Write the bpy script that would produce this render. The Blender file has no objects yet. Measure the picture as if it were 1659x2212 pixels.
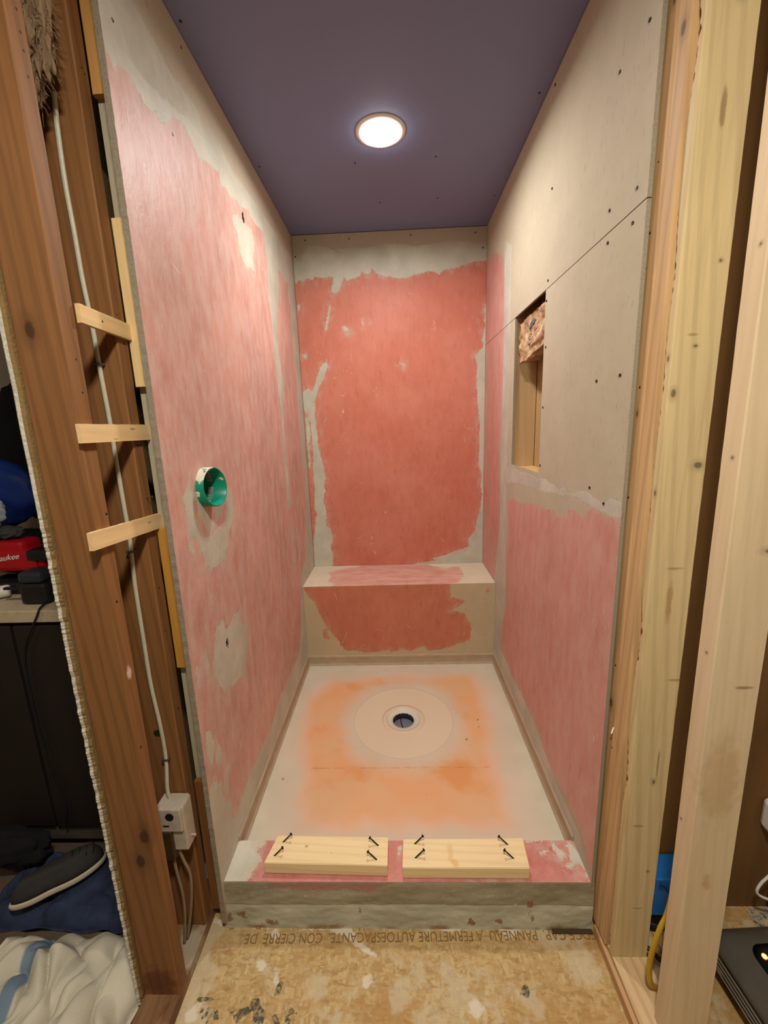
import bpy, bmesh, math, random
import numpy as np
from mathutils import Vector, Matrix, noise as mn
random.seed(7)
C = bpy.context.scene.collection
sc = bpy.context.scene

# ---------------------------------------------------------------- camera, light, exposure
W, YB, YF, ZB, ZC, H, ZS = 1.0282, 1.4942, 1.1602, .4643, .041, 2.3, -.118
cam_d = bpy.data.cameras.new('camera'); cam = bpy.data.objects.new('camera', cam_d); C.objects.link(cam)
cam_d.sensor_fit = 'HORIZONTAL'; cam_d.sensor_width = 36; cam_d.lens = 36 * 897.696 / 1659
cam_d.clip_start = .02
R = Matrix(((0.999033, 0.027693, 0.034145), (0.027913, 0.200497, -0.979297), (-0.033965, 0.979303, 0.19953)))
cam.matrix_world = Matrix.Translation((0.52474, -0.93363, 1.2899)) @ R.to_4x4()
sc.camera = cam
sc.view_settings.view_transform = 'Standard'; sc.view_settings.look = 'None'
sc.view_settings.exposure = 0.36; sc.view_settings.gamma = 1.0; sc.view_settings.use_curve_mapping = False
SHOWER_W, ROOM_W, FAR_W = 10.0, 25.0, 5.0
LENS = 30.0
wd = bpy.data.worlds.new('world'); sc.world = wd; wd.use_nodes = True
bg = wd.node_tree.nodes['Background']; bg.inputs[0].default_value = (.75, .72, .70, 1); bg.inputs[1].default_value = .05

def lamp(name, loc, power, r, col, spread=180):
    d = bpy.data.lights.new(name, 'AREA'); d.shape = 'DISK'; d.size = 2 * r; d.energy = power; d.color = col
    o = bpy.data.objects.new(name, d); C.objects.link(o); o.location = loc
    d.spread = math.radians(spread)
    return o
lamp('shower_downlight', (.50, .75, H - .021), SHOWER_W, .06, (1, .98, .95), 172)
lamp('bathroom_ceiling_light', (.56, -.95, H - .03), ROOM_W, .09, (1, .94, .83))
lamp('left_room_fill', (-.95, -1.3, H - .03), FAR_W, .09, (1, .9, .78))  # unseen fill lamp, added to brighten the towel and counter at left

# ---------------------------------------------------------------- outlines of coatings, in metres on each surface
S = {
 'back_red': [
  [(-0.057,2.165),(1.072,2.182),(1.107,0.39),(-0.203,0.421)],
 ],
 'back_mud': [
  [(-0.006,2.185),(0.014,2.18),(0.038,2.169),(0.058,2.209),(0.073,2.237),(0.11,2.244),(0.179,2.237),(0.215,2.22),(0.248,2.192),(0.263,2.204),(0.24,2.225),(0.318,2.224),(0.387,2.219),(0.441,2.23),(0.495,2.234),(0.578,2.234),(0.636,2.221),(0.692,2.22),(0.77,2.23),(0.845,2.238),(0.927,2.227),(1.019,2.215),(1.052,2.211),(1.049,2.136),(1.025,2.135),(0.952,2.129),(0.915,2.118),(0.867,2.106),(0.805,2.1),(0.781,2.079),(0.744,2.094),(0.695,2.091),(0.646,2.08),(0.608,2.068),(0.559,2.07),(0.485,2.08),(0.448,2.097),(0.42,2.119),(0.404,2.093),(0.387,2.1),(0.362,2.115),(0.356,2.088),(0.324,2.08),(0.286,2.068),(0.267,2.087),(0.249,2.079),(0.217,2.092),(0.162,2.087),(0.112,2.094),(0.099,2.076),(0.082,2.086),(0.062,2.087),(0.048,2.074),(0.031,2.084),(0.01,2.066),(-0.016,2.063)],
  [(0.145,1.655),(0.157,1.637),(0.1,1.528),(0.063,1.445),(0.066,1.285),(0.077,1.166),(0.093,1.085),(0.096,1.044),(0.104,1.003),(0.085,0.962),(0.097,0.934),(0.08,0.879),(0.097,0.794),(0.086,0.751),(0.092,0.714),(0.114,0.707),(0.121,0.635),(0.107,0.592),(0.121,0.532),(0.11,0.449),(-0.013,0.452),(0.019,0.71),(0.027,0.753),(0.036,0.795),(0.026,0.852),(0.034,0.936),(0.032,1.073),(0.041,1.207),(0.035,1.351),(0.022,1.391),(0.011,1.378),(0,1.417),(0,1.493),(0.034,1.522),(0.059,1.496),(0.087,1.566),(0.121,1.646)],
  [(0.214,2.089),(0.267,2.087),(0.241,2.027),(0.23,2.011),(0.212,2.009),(0.195,2.017)],
  [(0.183,1.948),(0.193,1.938),(0.172,1.878),(0.158,1.822),(0.148,1.822),(0.165,1.89)],
  [(0.254,1.842),(0.261,1.841),(0.278,1.822),(0.267,1.81),(0.257,1.818),(0.25,1.832)],
  [(0.354,1.866),(0.368,1.842),(0.36,1.84)],
  [(0.553,1.647),(0.583,1.626),(0.578,1.619),(0.55,1.64)],
  [(0.018,1.702),(0.037,1.703),(0.038,1.684),(0.019,1.682)],
  [(0.012,1.96),(0.022,1.959),(0.02,1.927),(0.012,1.927)],
  [(0.009,1.352),(0.026,1.365),(0.031,1.286),(0.02,1.208),(0.023,1.1),(0.013,1.074),(0.009,1.208)],
  [(1.056,1.981),(1.032,1.959),(1.023,1.89),(1.019,1.844),(1.024,1.808),(1.017,1.787),(1.013,1.738),(1.018,1.702),(1.003,1.685),(0.968,1.651),(0.987,1.613),(0.98,1.545),(0.986,1.468),(0.992,1.382),(1,1.331),(1.004,1.201),(0.998,1.069),(1.015,0.988),(1.01,0.934),(1.022,0.879),(1.009,0.796),(0.986,0.712),(0.975,0.656),(0.937,0.614),(0.948,0.57),(0.868,0.543),(0.798,0.515),(0.727,0.5),(0.755,0.484),(0.629,0.469),(0.571,0.438),(1.092,0.426),(1.068,1.328)],
 ],
 'left_red': [
  [(-0.046,2.088),(-0.012,2.063),(0.044,2.047),(0.121,2.047),(0.219,2.068),(0.343,2.107),(0.458,2.12),(0.596,2.128),(0.818,2.14),(1.023,2.158),(1.198,2.157),(1.534,2.06),(1.619,0.339),(1.289,-0.15),(-0.069,0.047),(-0.109,0.104)],
 ],
 'left_mud': [
  [(-0.021,2.096),(0.112,2.178),(0.147,2.172),(0.186,2.168),(0.217,2.162),(0.261,2.151),(0.331,2.164),(0.393,2.17),(0.437,2.155),(0.554,2.173),(0.657,2.15),(0.814,2.161),(0.975,2.166),(1.093,2.172),(1.152,2.176),(1.263,2.158),(1.453,2.192),(1.464,2.039),(1.341,2.019),(1.275,2.007),(1.236,2.019),(1.193,2.037),(1.154,2.01),(1.171,1.99),(1.129,1.879),(1.064,1.789),(1.056,1.642),(1.095,1.509),(1.046,1.353),(1.046,1.165),(1.063,0.936),(1.013,0.92),(0.996,0.923),(1.006,1.037),(1.004,1.164),(1.011,1.317),(1.012,1.395),(0.998,1.5),(0.982,1.616),(0.983,1.757),(0.971,1.853),(0.986,1.99),(0.961,2.097),(0.911,2.09),(0.864,2.081),(0.817,2.085),(0.792,2.101),(0.703,2.069),(0.66,2.072),(0.602,2.051),(0.577,2.059),(0.524,2.052),(0.526,2.082),(0.474,2.065),(0.449,2.066),(0.409,2.048),(0.384,2.039),(0.366,2.045),(0.336,2.06),(0.318,2.06),(0.308,2.07),(0.289,2.067),(0.272,2.065),(0.238,2.046),(0.23,2.031),(0.206,2.018),(0.171,1.996),(0.162,2.013),(0.143,1.996),(0.125,1.996),(0.111,1.993),(0.1,1.999),(0.089,2),(0.082,2.01),(0.071,2.008),(0.062,2.014),(0.047,2.012),(0.033,2.017),(0.021,2.002),(0.013,1.98),(0.005,1.989),(-0.005,2.004),(-0.014,2.019),(-0.014,2.044),(-0.027,2.051)],
  [(1.48,2.09),(1.341,2.019),(1.321,1.953),(1.356,1.917),(1.347,1.674),(1.371,1.556),(1.376,1.441),(1.362,1.193),(1.403,1.07),(1.364,0.845),(1.292,0.594),(1.167,0.536),(1.101,0.405),(1.066,0.265),(0.969,0.163),(0.858,0.18),(0.773,0.163),(0.645,0.181),(0.571,0.17),(0.512,0.147),(0.45,0.146),(0.358,0.155),(0.305,0.149),(0.259,0.156),(0.203,0.146),(0.154,0.145),(0.131,0.135),(0.09,0.145),(0.07,0.126),(0.019,0.137),(-0.048,0.017),(-0.026,-0.015),(0.175,-0.108),(1.307,-0.1),(1.797,0.339),(1.637,2.377)],
  [(1.017,0.85),(1.052,0.842),(1.044,0.58),(1.018,0.59)],
  [(1.126,0.801),(1.154,0.794),(1.17,0.612),(1.149,0.614)],
  [(0.092,1.169),(0.076,1.152),(0.052,1.139),(0.053,1.124),(0.063,1.118),(0.061,1.102),(0.065,1.092),(0.068,1.077),(0.068,1.059),(0.059,1.05),(0.059,1.033),(0.089,1.035),(0.101,1.011),(0.113,0.998),(0.115,0.974),(0.129,0.957),(0.123,0.943),(0.131,0.931),(0.143,0.933),(0.155,0.912),(0.169,0.922),(0.194,0.909),(0.212,0.916),(0.249,0.915),(0.259,0.941),(0.282,0.948),(0.29,0.976),(0.311,1),(0.337,1.012),(0.347,1.032),(0.355,1.05),(0.349,1.081),(0.347,1.102),(0.336,1.116),(0.312,1.122),(0.249,1.112),(0.167,1.138),(0.115,1.144),(0.105,1.133),(0.097,1.149)],
  [(0.051,1.022),(0.063,1.02),(0.075,1.001),(0.08,0.983),(0.069,0.986),(0.056,1.002)],
  [(0.184,0.754),(0.194,0.739),(0.195,0.72),(0.206,0.71),(0.232,0.711),(0.245,0.718),(0.266,0.727),(0.292,0.722),(0.315,0.721),(0.318,0.702),(0.314,0.686),(0.331,0.659),(0.356,0.638),(0.358,0.611),(0.36,0.589),(0.338,0.574),(0.321,0.546),(0.306,0.525),(0.294,0.512),(0.246,0.517),(0.202,0.524),(0.179,0.534),(0.146,0.539),(0.132,0.562),(0.115,0.583),(0.112,0.606),(0.096,0.627),(0.095,0.657),(0.102,0.673),(0.115,0.696),(0.127,0.718),(0.134,0.734),(0.146,0.745),(0.162,0.745)],
  [(0.071,0.716),(0.077,0.686),(0.065,0.652),(0.056,0.683),(0.05,0.709)],
  [(0.013,0.71),(0.022,0.676),(0.015,0.64),(0.009,0.663),(0.006,0.699)],
  [(0.012,0.518),(0.033,0.503),(0.051,0.449),(0.025,0.406),(0.013,0.416),(0.006,0.485)],
  [(0.061,0.443),(0.084,0.397),(0.076,0.358),(0.062,0.363),(0.045,0.394)],
  [(0.12,0.318),(0.102,0.293),(0.084,0.254),(0.069,0.284),(0.077,0.314),(0.098,0.329)],
  [(0.032,0.369),(0.021,0.35),(0.054,0.312),(0.057,0.286),(0.06,0.263),(0.086,0.21),(0.11,0.195),(0.085,0.182),(0.085,0.154),(0.086,0.107),(0.035,0.085),(-0.021,0.027),(-0.1,0.137),(-0.031,0.273),(-0.013,0.342),(0.01,0.363)],
  [(0.607,1.998),(0.634,2.008),(0.67,2.03),(0.693,2.02),(0.747,2.03),(0.809,2.037),(0.821,2.006),(0.817,1.974),(0.79,1.935),(0.804,1.893),(0.751,1.89),(0.722,1.873),(0.682,1.882),(0.647,1.904),(0.639,1.935),(0.644,1.953),(0.628,1.971),(0.602,1.98)],
 ],
 'left_over': [
  [(0.102,1.121),(0.122,1.123),(0.12,1.084),(0.135,1.062),(0.157,1.038),(0.178,1.008),(0.149,1.011),(0.111,1.049),(0.101,1.088)],
  [(0.173,1),(0.24,1.02),(0.28,1.029),(0.306,1.074),(0.283,1.078),(0.25,1.057),(0.216,1.037),(0.193,1.022)],
  [(0.174,1.092),(0.24,1.08),(0.219,1.047),(0.198,1.041),(0.184,1.055)],
 ],
 'right_red': [
  [(1.704,2.215),(1.422,2.128),(1.279,2.092),(1.159,2.034),(1.123,2.004),(1.1,1.837),(1.088,1.625),(1.103,1.321),(1.128,1.099),(1.115,0.945),(1.101,0.791),(1.113,0.593),(1.135,0.5),(1.522,0.381)],
  [(0.982,0.94),(0.869,0.966),(0.759,0.964),(0.669,0.984),(0.534,1.002),(0.481,0.993),(0.438,1.004),(0.397,1.005),(0.372,0.993),(0.35,0.997),(0.325,1.004),(0.304,1.009),(0.29,1.031),(0.262,1.039),(0.233,1.039),(0.211,1.033),(0.182,1.031),(0.173,1.047),(0.163,1.055),(0.136,1.067),(0.1,1.064),(0.061,1.064),(0.012,1.065),(-0.007,1.069),(-0.056,-0.107),(0.01,0.07),(0.066,0.12),(0.114,0.122),(0.161,0.12),(0.192,0.136),(0.279,0.112),(0.347,0.092),(0.402,0.114),(0.411,0.153),(0.452,0.151),(0.535,0.156),(0.628,0.12),(0.765,0.092),(0.874,0.154),(1.019,0.18),(1.008,0.273),(0.957,0.408),(0.968,0.616),(0.955,0.826)],
 ],
 'right_mud': [
  [(1.021,1.081),(0.965,1.097),(0.913,1.112),(0.805,1.089),(0.682,1.095),(0.589,1.091),(0.558,1.085),(0.535,1.095),(0.48,1.095),(0.388,1.085),(0.372,1.078),(0.35,1.083),(0.333,1.092),(0.314,1.078),(0.248,1.082),(0.234,1.094),(0.178,1.102),(0.153,1.1),(0.129,1.088),(0.074,1.091),(0.049,1.104),(0.004,1.107),(-0.002,1.066),(0.022,1.065),(0.061,1.066),(0.101,1.069),(0.141,1.069),(0.188,1.074),(0.247,1.076),(0.374,1.065),(0.539,1.05),(0.659,1.047),(0.8,1.041),(0.905,1.035),(1.021,1)],
  [(1.122,2.08),(1.003,2.016),(0.994,1.707),(0.994,1.398),(0.988,1.09),(0.982,0.94),(0.955,0.826),(0.968,0.616),(0.957,0.408),(1.044,0.256),(1.055,0.16),(0.874,0.154),(0.815,0.136),(0.658,0.157),(0.461,0.139),(0.269,0.101),(0.089,0.103),(-0.026,0.008),(0.069,-0.04),(1.233,-0.042),(1.185,0.478),(1.092,0.793),(1.103,1.321),(1.098,1.73)],
 ],
 'bench_top': [
  [(0.097,1.387),(0.142,1.416),(0.207,1.453),(0.262,1.466),(0.309,1.515),(0.341,1.558),(0.669,1.552),(0.71,1.46),(0.788,1.413),(0.878,1.432),(0.887,1.282),(0.84,1.179),(0.783,1.155),(0.75,1.074),(0.162,1.107),(0.159,1.192),(0.124,1.235),(0.134,1.307)],
 ],
 'bench_front': [
  [(-0.008,0.481),(0.784,0.48),(0.796,0.439),(0.791,0.389),(0.833,0.38),(0.867,0.363),(0.845,0.34),(0.798,0.314),(0.868,0.297),(0.878,0.259),(0.9,0.237),(0.901,0.142),(0.858,0.123),(0.798,0.102),(0.732,0.086),(0.671,0.076),(0.656,0.096),(0.639,0.105),(0.605,0.094),(0.574,0.078),(0.529,0.087),(0.48,0.077),(0.427,0.086),(0.401,0.076),(0.318,0.074),(0.26,0.089),(0.221,0.084),(0.202,0.102),(0.185,0.122),(0.181,0.147),(0.162,0.166),(0.14,0.197),(0.126,0.22),(0.118,0.203),(0.125,0.159),(0.097,0.157),(0.089,0.201),(0.119,0.228),(0.083,0.305),(0.069,0.351),(0.056,0.381),(0.021,0.424),(0.01,0.446)],
  [(0.977,0.432),(0.999,0.431),(0.997,0.41),(0.985,0.406)],
  [(0.975,0.393),(0.987,0.392),(0.978,0.369)],
 ],
 'floor_orange': [
  [(0.06,0.702),(0.055,0.865),(0.117,0.983),(0.183,1.03),(0.647,1.052),(0.904,1.058),(0.935,0.919),(0.917,0.689),(0.882,0.458),(0.879,0.277),(0.874,0.193),(0.706,0.185),(0.253,0.186),(0.159,0.194),(0.139,0.28),(0.137,0.398),(0.078,0.537)],
 ],
 'curb_red': [
  [(0.062,-0.007),(0.074,0.024),(0.079,0.041),(0.092,0.057),(0.077,0.076),(0.061,0.084),(0.068,0.096),(0.085,0.099),(0.089,0.12),(0.172,0.151),(0.899,0.142),(0.885,0.115),(1.026,0.124),(1.042,-0.004),(0.546,-0.023)],
 ],
 'curb_over': [
  [(0.961,0.11),(0.974,0.093),(0.983,0.087),(0.99,0.076),(0.982,0.071),(0.968,0.063),(0.963,0.079),(0.957,0.093)],
  [(1.003,0.101),(1.015,0.11),(1.022,0.107),(1.024,0.087),(1.028,0.074),(1.034,0.053),(1.006,0.05),(0.982,0.036),(0.975,0.045),(0.998,0.055),(0.998,0.068),(0.997,0.076),(1.007,0.087)],
  [(1.028,0.074),(1.037,0.063),(1.033,0.008),(1.024,0.005),(1.028,0.042)],
  [(0.494,0.098),(0.505,0.101),(0.504,0.071),(0.496,0.076)],
  [(0.919,0.085),(0.936,0.087),(0.936,0.082),(0.92,0.079)],
 ],
 'curb_front_red': [
  [(0.104,0.056),(0.153,0.019),(0.206,0.012),(0.285,0.006),(0.338,0.015),(0.416,0),(0.436,0.013),(0.463,0.03),(0.483,0.038),(0.471,0.065)],
 ],
 'curb_front_rust': [
  [(0.687,-0.081),(0.7,-0.078),(0.716,-0.098),(0.706,-0.108),(0.69,-0.105)],
  [(0.762,-0.087),(0.781,-0.081),(0.797,-0.097),(0.782,-0.104)],
  [(0.851,-0.024),(0.87,-0.027),(0.878,-0.039),(0.863,-0.05)],
  [(0.858,-0.05),(0.869,-0.057),(0.875,-0.088),(0.872,-0.097)],
  [(0.38,-0.036),(0.387,-0.036),(0.386,-0.063),(0.382,-0.063)],
  [(0.024,-0.066),(0.049,-0.062),(0.058,-0.086),(0.036,-0.086)],
  [(0.11,-0.092),(0.144,-0.092),(0.151,-0.107),(0.116,-0.104)],
  [(-0.018,-0.078),(0.01,-0.069),(0.016,-0.093),(-0.02,-0.097)],
 ],
 'osb_mud': [
  [(-0.056,0.015),(0.085,0.008),(0.193,0.013),(0.357,0.006),(0.374,-0.033),(0.415,-0.054),(0.441,-0.074),(0.403,-0.064),(0.362,-0.038),(0.334,-0.022),(0.279,-0.012),(0.21,-0.001),(0.089,-0.007),(-0.022,-0.002)],
  [(0.586,0.013),(0.679,0.013),(0.689,-0.009),(0.622,-0.015)],
  [(0.771,0.008),(0.837,0.008),(0.839,-0.008),(0.798,-0.03),(0.78,-0.009)],
  [(0.122,-0.01),(0.14,-0.008),(0.151,-0.023),(0.143,-0.034),(0.128,-0.028)],
  [(0.11,-0.084),(0.128,-0.078),(0.137,-0.092),(0.123,-0.104),(0.112,-0.096)],
  [(0.156,-0.096),(0.177,-0.105),(0.179,-0.133),(0.167,-0.124)],
  [(0.394,-0.113),(0.418,-0.108),(0.426,-0.131),(0.408,-0.136)],
  [(0.663,-0.16),(0.687,-0.155),(0.701,-0.172),(0.681,-0.189),(0.665,-0.181)],
  [(-0.038,-0.187),(-0.011,-0.17),(-0.005,-0.195),(-0.023,-0.205)],
 ],
 'osb_ink': [
  [(0.179,-0.124),(0.193,-0.122),(0.191,-0.151),(0.175,-0.151)],
  [(0.122,-0.161),(0.138,-0.156),(0.144,-0.169),(0.159,-0.179),(0.162,-0.203),(0.132,-0.206),(0.138,-0.186),(0.122,-0.178)],
  [(0.087,-0.178),(0.12,-0.174),(0.127,-0.188),(0.093,-0.19)],
  [(0.176,-0.185),(0.191,-0.185),(0.206,-0.205),(0.193,-0.205)],
  [(0.216,-0.16),(0.225,-0.172),(0.244,-0.185),(0.219,-0.187)],
  [(0.211,-0.189),(0.22,-0.189),(0.233,-0.205),(0.22,-0.205)],
  [(-0.023,-0.157),(0.031,-0.156),(0.035,-0.161),(-0.02,-0.165)],
  [(0.81,-0.126),(0.822,-0.124),(0.822,-0.145),(0.811,-0.152),(0.798,-0.142)],
  [(-0.007,-0.179),(-0,-0.177),(0.013,-0.195),(0.012,-0.205)],
  [(0.01,-0.175),(0.019,-0.174),(0.028,-0.203),(0.021,-0.203)],
  [(0.028,-0.178),(0.039,-0.177),(0.053,-0.199),(0.043,-0.201)],
  [(0.071,-0.182),(0.081,-0.181),(0.106,-0.198),(0.094,-0.204)],
  [(1.106,-0.001),(1.18,-0.006),(1.174,-0.049),(1.132,-0.069),(1.106,-0.039)],
 ],
}


# ---------------------------------------------------------------- helpers
def sd(polys, U, V):
    best = np.full(U.shape, -1.0)
    for p in polys:
        d2 = np.full(U.shape, 1e9); ins = np.zeros(U.shape, bool)
        n = len(p)
        for i in range(n):
            ax, ay = p[i]; bx_, by_ = p[(i + 1) % n]
            ex, ey = bx_ - ax, by_ - ay; L = ex * ex + ey * ey + 1e-12
            t = np.clip(((U - ax) * ex + (V - ay) * ey) / L, 0, 1)
            d2 = np.minimum(d2, (U - ax - t * ex) ** 2 + (V - ay - t * ey) ** 2)
            c = ((ay > V) != (by_ > V)) & (U < ex * (V - ay) / (ey if abs(ey) > 1e-9 else 1e-9) + ax)
            ins ^= c
        best = np.maximum(best, np.where(ins, 1, -1) * np.sqrt(d2))
    return best

def link(name, me, mat=None, parent=None, smooth=False):
    o = bpy.data.objects.new(name, me); C.objects.link(o)
    if mat: me.materials.append(mat)
    if parent: o.parent = parent; o.matrix_parent_inverse = parent.matrix_basis.inverted()
    if smooth: me.polygons.foreach_set('use_smooth', [True] * len(me.polygons))
    return o

def mesh(name, vs, fs, mat=None, parent=None, smooth=False):
    me = bpy.data.meshes.new(name); me.from_pydata([tuple(map(float, v)) for v in vs], [], fs); me.update()
    return link(name, me, mat, parent, smooth)

def empty(name, loc=(0, 0, 0)):
    o = bpy.data.objects.new(name, None); C.objects.link(o); o.location = loc; o.empty_display_size = .05
    return o

def tag(o, label=None, cat=None, group=None, kind=None):
    if label: o['label'] = label
    if cat: o['category'] = cat
    if group: o['group'] = group
    if kind: o['kind'] = kind
    return o

def struct(o): o['kind'] = 'structure'; return o

class MB:
    def __init__(s): s.v = []; s.f = []
    def add(s, vs, fs):
        n = len(s.v); s.v += [tuple(v) for v in vs]; s.f += [tuple(i + n for i in f) for f in fs]; return s
    def box(s, x0, x1, y0, y1, z0, z1, b=0, M=None):
        bm = bmesh.new(); bmesh.ops.create_cube(bm, size=1)
        for v in bm.verts:
            v.co = Vector(((x0 + x1) / 2 + v.co.x * (x1 - x0), (y0 + y1) / 2 + v.co.y * (y1 - y0), (z0 + z1) / 2 + v.co.z * (z1 - z0)))
        if b: bmesh.ops.bevel(bm, geom=list(bm.edges), offset=b, segments=2, affect='EDGES', profile=.5)
        if M: bm.transform(M)
        bm.verts.index_update()
        s.add([v.co[:] for v in bm.verts], [[v.index for v in f.verts] for f in bm.faces]); bm.free(); return s
    def lathe(s, prof, c, n=48, axis='z', caps=True):
        vs, fs = [], []
        for r, h in prof:
            for k in range(n):
                a = 2 * math.pi * k / n; q = (r * math.cos(a), r * math.sin(a), h)
                if axis == 'x': q = (q[2], q[0], q[1])
                if axis == 'y': q = (q[0], q[2], q[1])
                vs.append((q[0] + c[0], q[1] + c[1], q[2] + c[2]))
        for i in range(len(prof) - 1):
            for k in range(n):
                a, b = i * n + k, i * n + (k + 1) % n
                fs.append((a, b, b + n, a + n))
        if caps:
            fs.append(tuple(range(n))[::-1]); m = (len(prof) - 1) * n; fs.append(tuple(range(m, m + n)))
        return s.add(vs, fs)
    def tube(s, pts, r, n=8, sub=6, flat=1.0):
        P = [Vector(p) for p in pts]
        if sub > 1 and len(P) > 2:
            Q = []
            for i in range(len(P) - 1):
                a = P[max(i - 1, 0)]; b = P[i]; c = P[i + 1]; d = P[min(i + 2, len(P) - 1)]
                for k in range(sub):
                    t = k / sub
                    Q.append(.5 * ((2 * b) + (-a + c) * t + (2 * a - 5 * b + 4 * c - d) * t * t + (-a + 3 * b - 3 * c + d) * t ** 3))
            Q.append(P[-1]); P = Q
        vs, fs = [], []
        up = Vector((0, 1, 0))
        for i, p in enumerate(P):
            t = (P[min(i + 1, len(P) - 1)] - P[max(i - 1, 0)]).normalized()
            if abs(t.dot(up)) > .95: u = t.cross(Vector((1, 0, 0))).normalized()
            else: u = t.cross(up).normalized()
            w = u.cross(t).normalized()
            rr = r(i / (len(P) - 1)) if callable(r) else r
            for k in range(n):
                a = 2 * math.pi * k / n
                vs.append(p + u * rr * math.cos(a) + w * rr * flat * math.sin(a))
        for i in range(len(P) - 1):
            for k in range(n):
                a, b = i * n + k, i * n + (k + 1) % n
                fs.append((a, b, b + n, a + n))
        fs.append(tuple(range(n))[::-1]); m = (len(P) - 1) * n; fs.append(tuple(range(m, m + n)))
        return s.add(vs, fs)
    def build(s, name, mat, parent=None, smooth=False):
        o = mesh(name, s.v, s.f, mat, parent, smooth)
        return o

def sheet(name, us, vs, P, off, mat, parent=None, keep=None, attrs=None, warp=None):
    """a board: gridded front face, with sides and back; signed distances to coating outlines are stored per vertex"""
    us = np.array(us); vs = np.array(vs); nu, nv = len(us), len(vs)
    U, V = np.meshgrid(us, vs, indexing='ij')
    front = np.array([P(u, v) for u, v in zip(U.ravel(), V.ravel())], float)
    if warp is not None: front += warp(U.ravel(), V.ravel())
    back = front + np.array(off)
    idx = np.arange(nu * nv).reshape(nu, nv); N = nu * nv
    faces, edges = [], {}
    for i in range(nu - 1):
        for j in range(nv - 1):
            if keep and not keep((us[i] + us[i + 1]) / 2, (vs[j] + vs[j + 1]) / 2): continue
            q = (int(idx[i, j]), int(idx[i + 1, j]), int(idx[i + 1, j + 1]), int(idx[i, j + 1]))
            faces.append(q)
            for k in range(4):
                e = (q[k], q[(k + 1) % 4])
                if (e[1], e[0]) in edges: del edges[(e[1], e[0])]
                else: edges[e] = 1
    nf = len(faces)
    sides = [(b, a, a + N, b + N) for a, b in edges]
    backs = [tuple(k + N for k in q[::-1]) for q in faces]
    fs = faces + sides + backs
    me = bpy.data.meshes.new(name); me.from_pydata(np.vstack([front, back]).tolist(), [], fs); me.update()
    n = np.cross(front[faces[0][1]] - front[faces[0][0]], front[faces[0][3]] - front[faces[0][0]])
    if np.dot(n, np.array(off)) > 0: me.flip_normals()
    attrs = {**{k: (lambda U, V: np.full(U.shape, -1.0)) for k in ('red', 'mud')}, **(attrs or {})}
    for an, val in attrs.items():
        a = me.attributes.new(an, 'FLOAT', 'POINT')
        x = val(U, V).ravel(); a.data.foreach_set('value', np.concatenate([x, x]).astype(np.float32))
    a = me.attributes.new('side', 'FLOAT', 'FACE')
    s = np.zeros(len(fs), np.float32); s[nf:] = 1; a.data.foreach_set('value', s)
    return link(name, me, mat, parent)

def lumber(name, x0, x1, y0, y1, z0, z1, mat, parent=None, wane=None, bow=0, seg=.03, b=.0025, lean=(0, 0)):
    """sawn timber along z; wane(t, corner) gives how far a corner is eaten away"""
    n = max(4, int((z1 - z0) / seg)); vs, fs = [], []
    sx = [(x0, y0, 1, 1), (x1, y0, -1, 1), (x1, y1, -1, -1), (x0, y1, 1, -1)]
    for i in range(n + 1):
        t = i / n; z = z0 + (z1 - z0) * t
        dx = bow * math.sin(math.pi * t) + lean[0] * (t - .5); dy = lean[1] * (t - .5)
        for k, (x, y, ax, ay) in enumerate(sx):
            w = b + (wane(z, k) if wane else 0) + .0006 * mn.noise((k * 9.1, z * 30, x0 * 7))
            a1 = (x + ax * w + dx, y + dy, z); a2 = (x + dx, y + ay * w + dy, z)
            vs += ([a2, a1] if k in (0, 2) else [a1, a2])
    for i in range(n):
        for k in range(8):
            a, c = i * 8 + k, i * 8 + (k + 1) % 8
            fs.append((a, c, c + 8, a + 8))
    fs.append(tuple(range(8))[::-1]); fs.append(tuple(range(n * 8, n * 8 + 8)))
    return mesh(name, vs, fs, mat, parent)

def text_mesh(body, size, mat, name, parent, M, width=None, depth=.0004, shear=0):
    cu = bpy.data.curves.new('lettering', 'FONT'); cu.body = body; cu.size = size; cu.extrude = depth; cu.shear = shear
    t = bpy.data.objects.new('lettering', cu); C.objects.link(t)
    bpy.context.view_layer.update()
    me = bpy.data.meshes.new_from_object(t.evaluated_get(bpy.context.evaluated_depsgraph_get()))
    bpy.data.objects.remove(t); bpy.data.curves.remove(cu)
    xs = [v.co.x for v in me.vertices]; k = (width / (max(xs) - min(xs))) if width else 1
    for v in me.vertices: v.co.x = (v.co.x - min(xs)) * k
    me.transform(M); me.materials.clear()
    return link(name, me, mat, parent)

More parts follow.
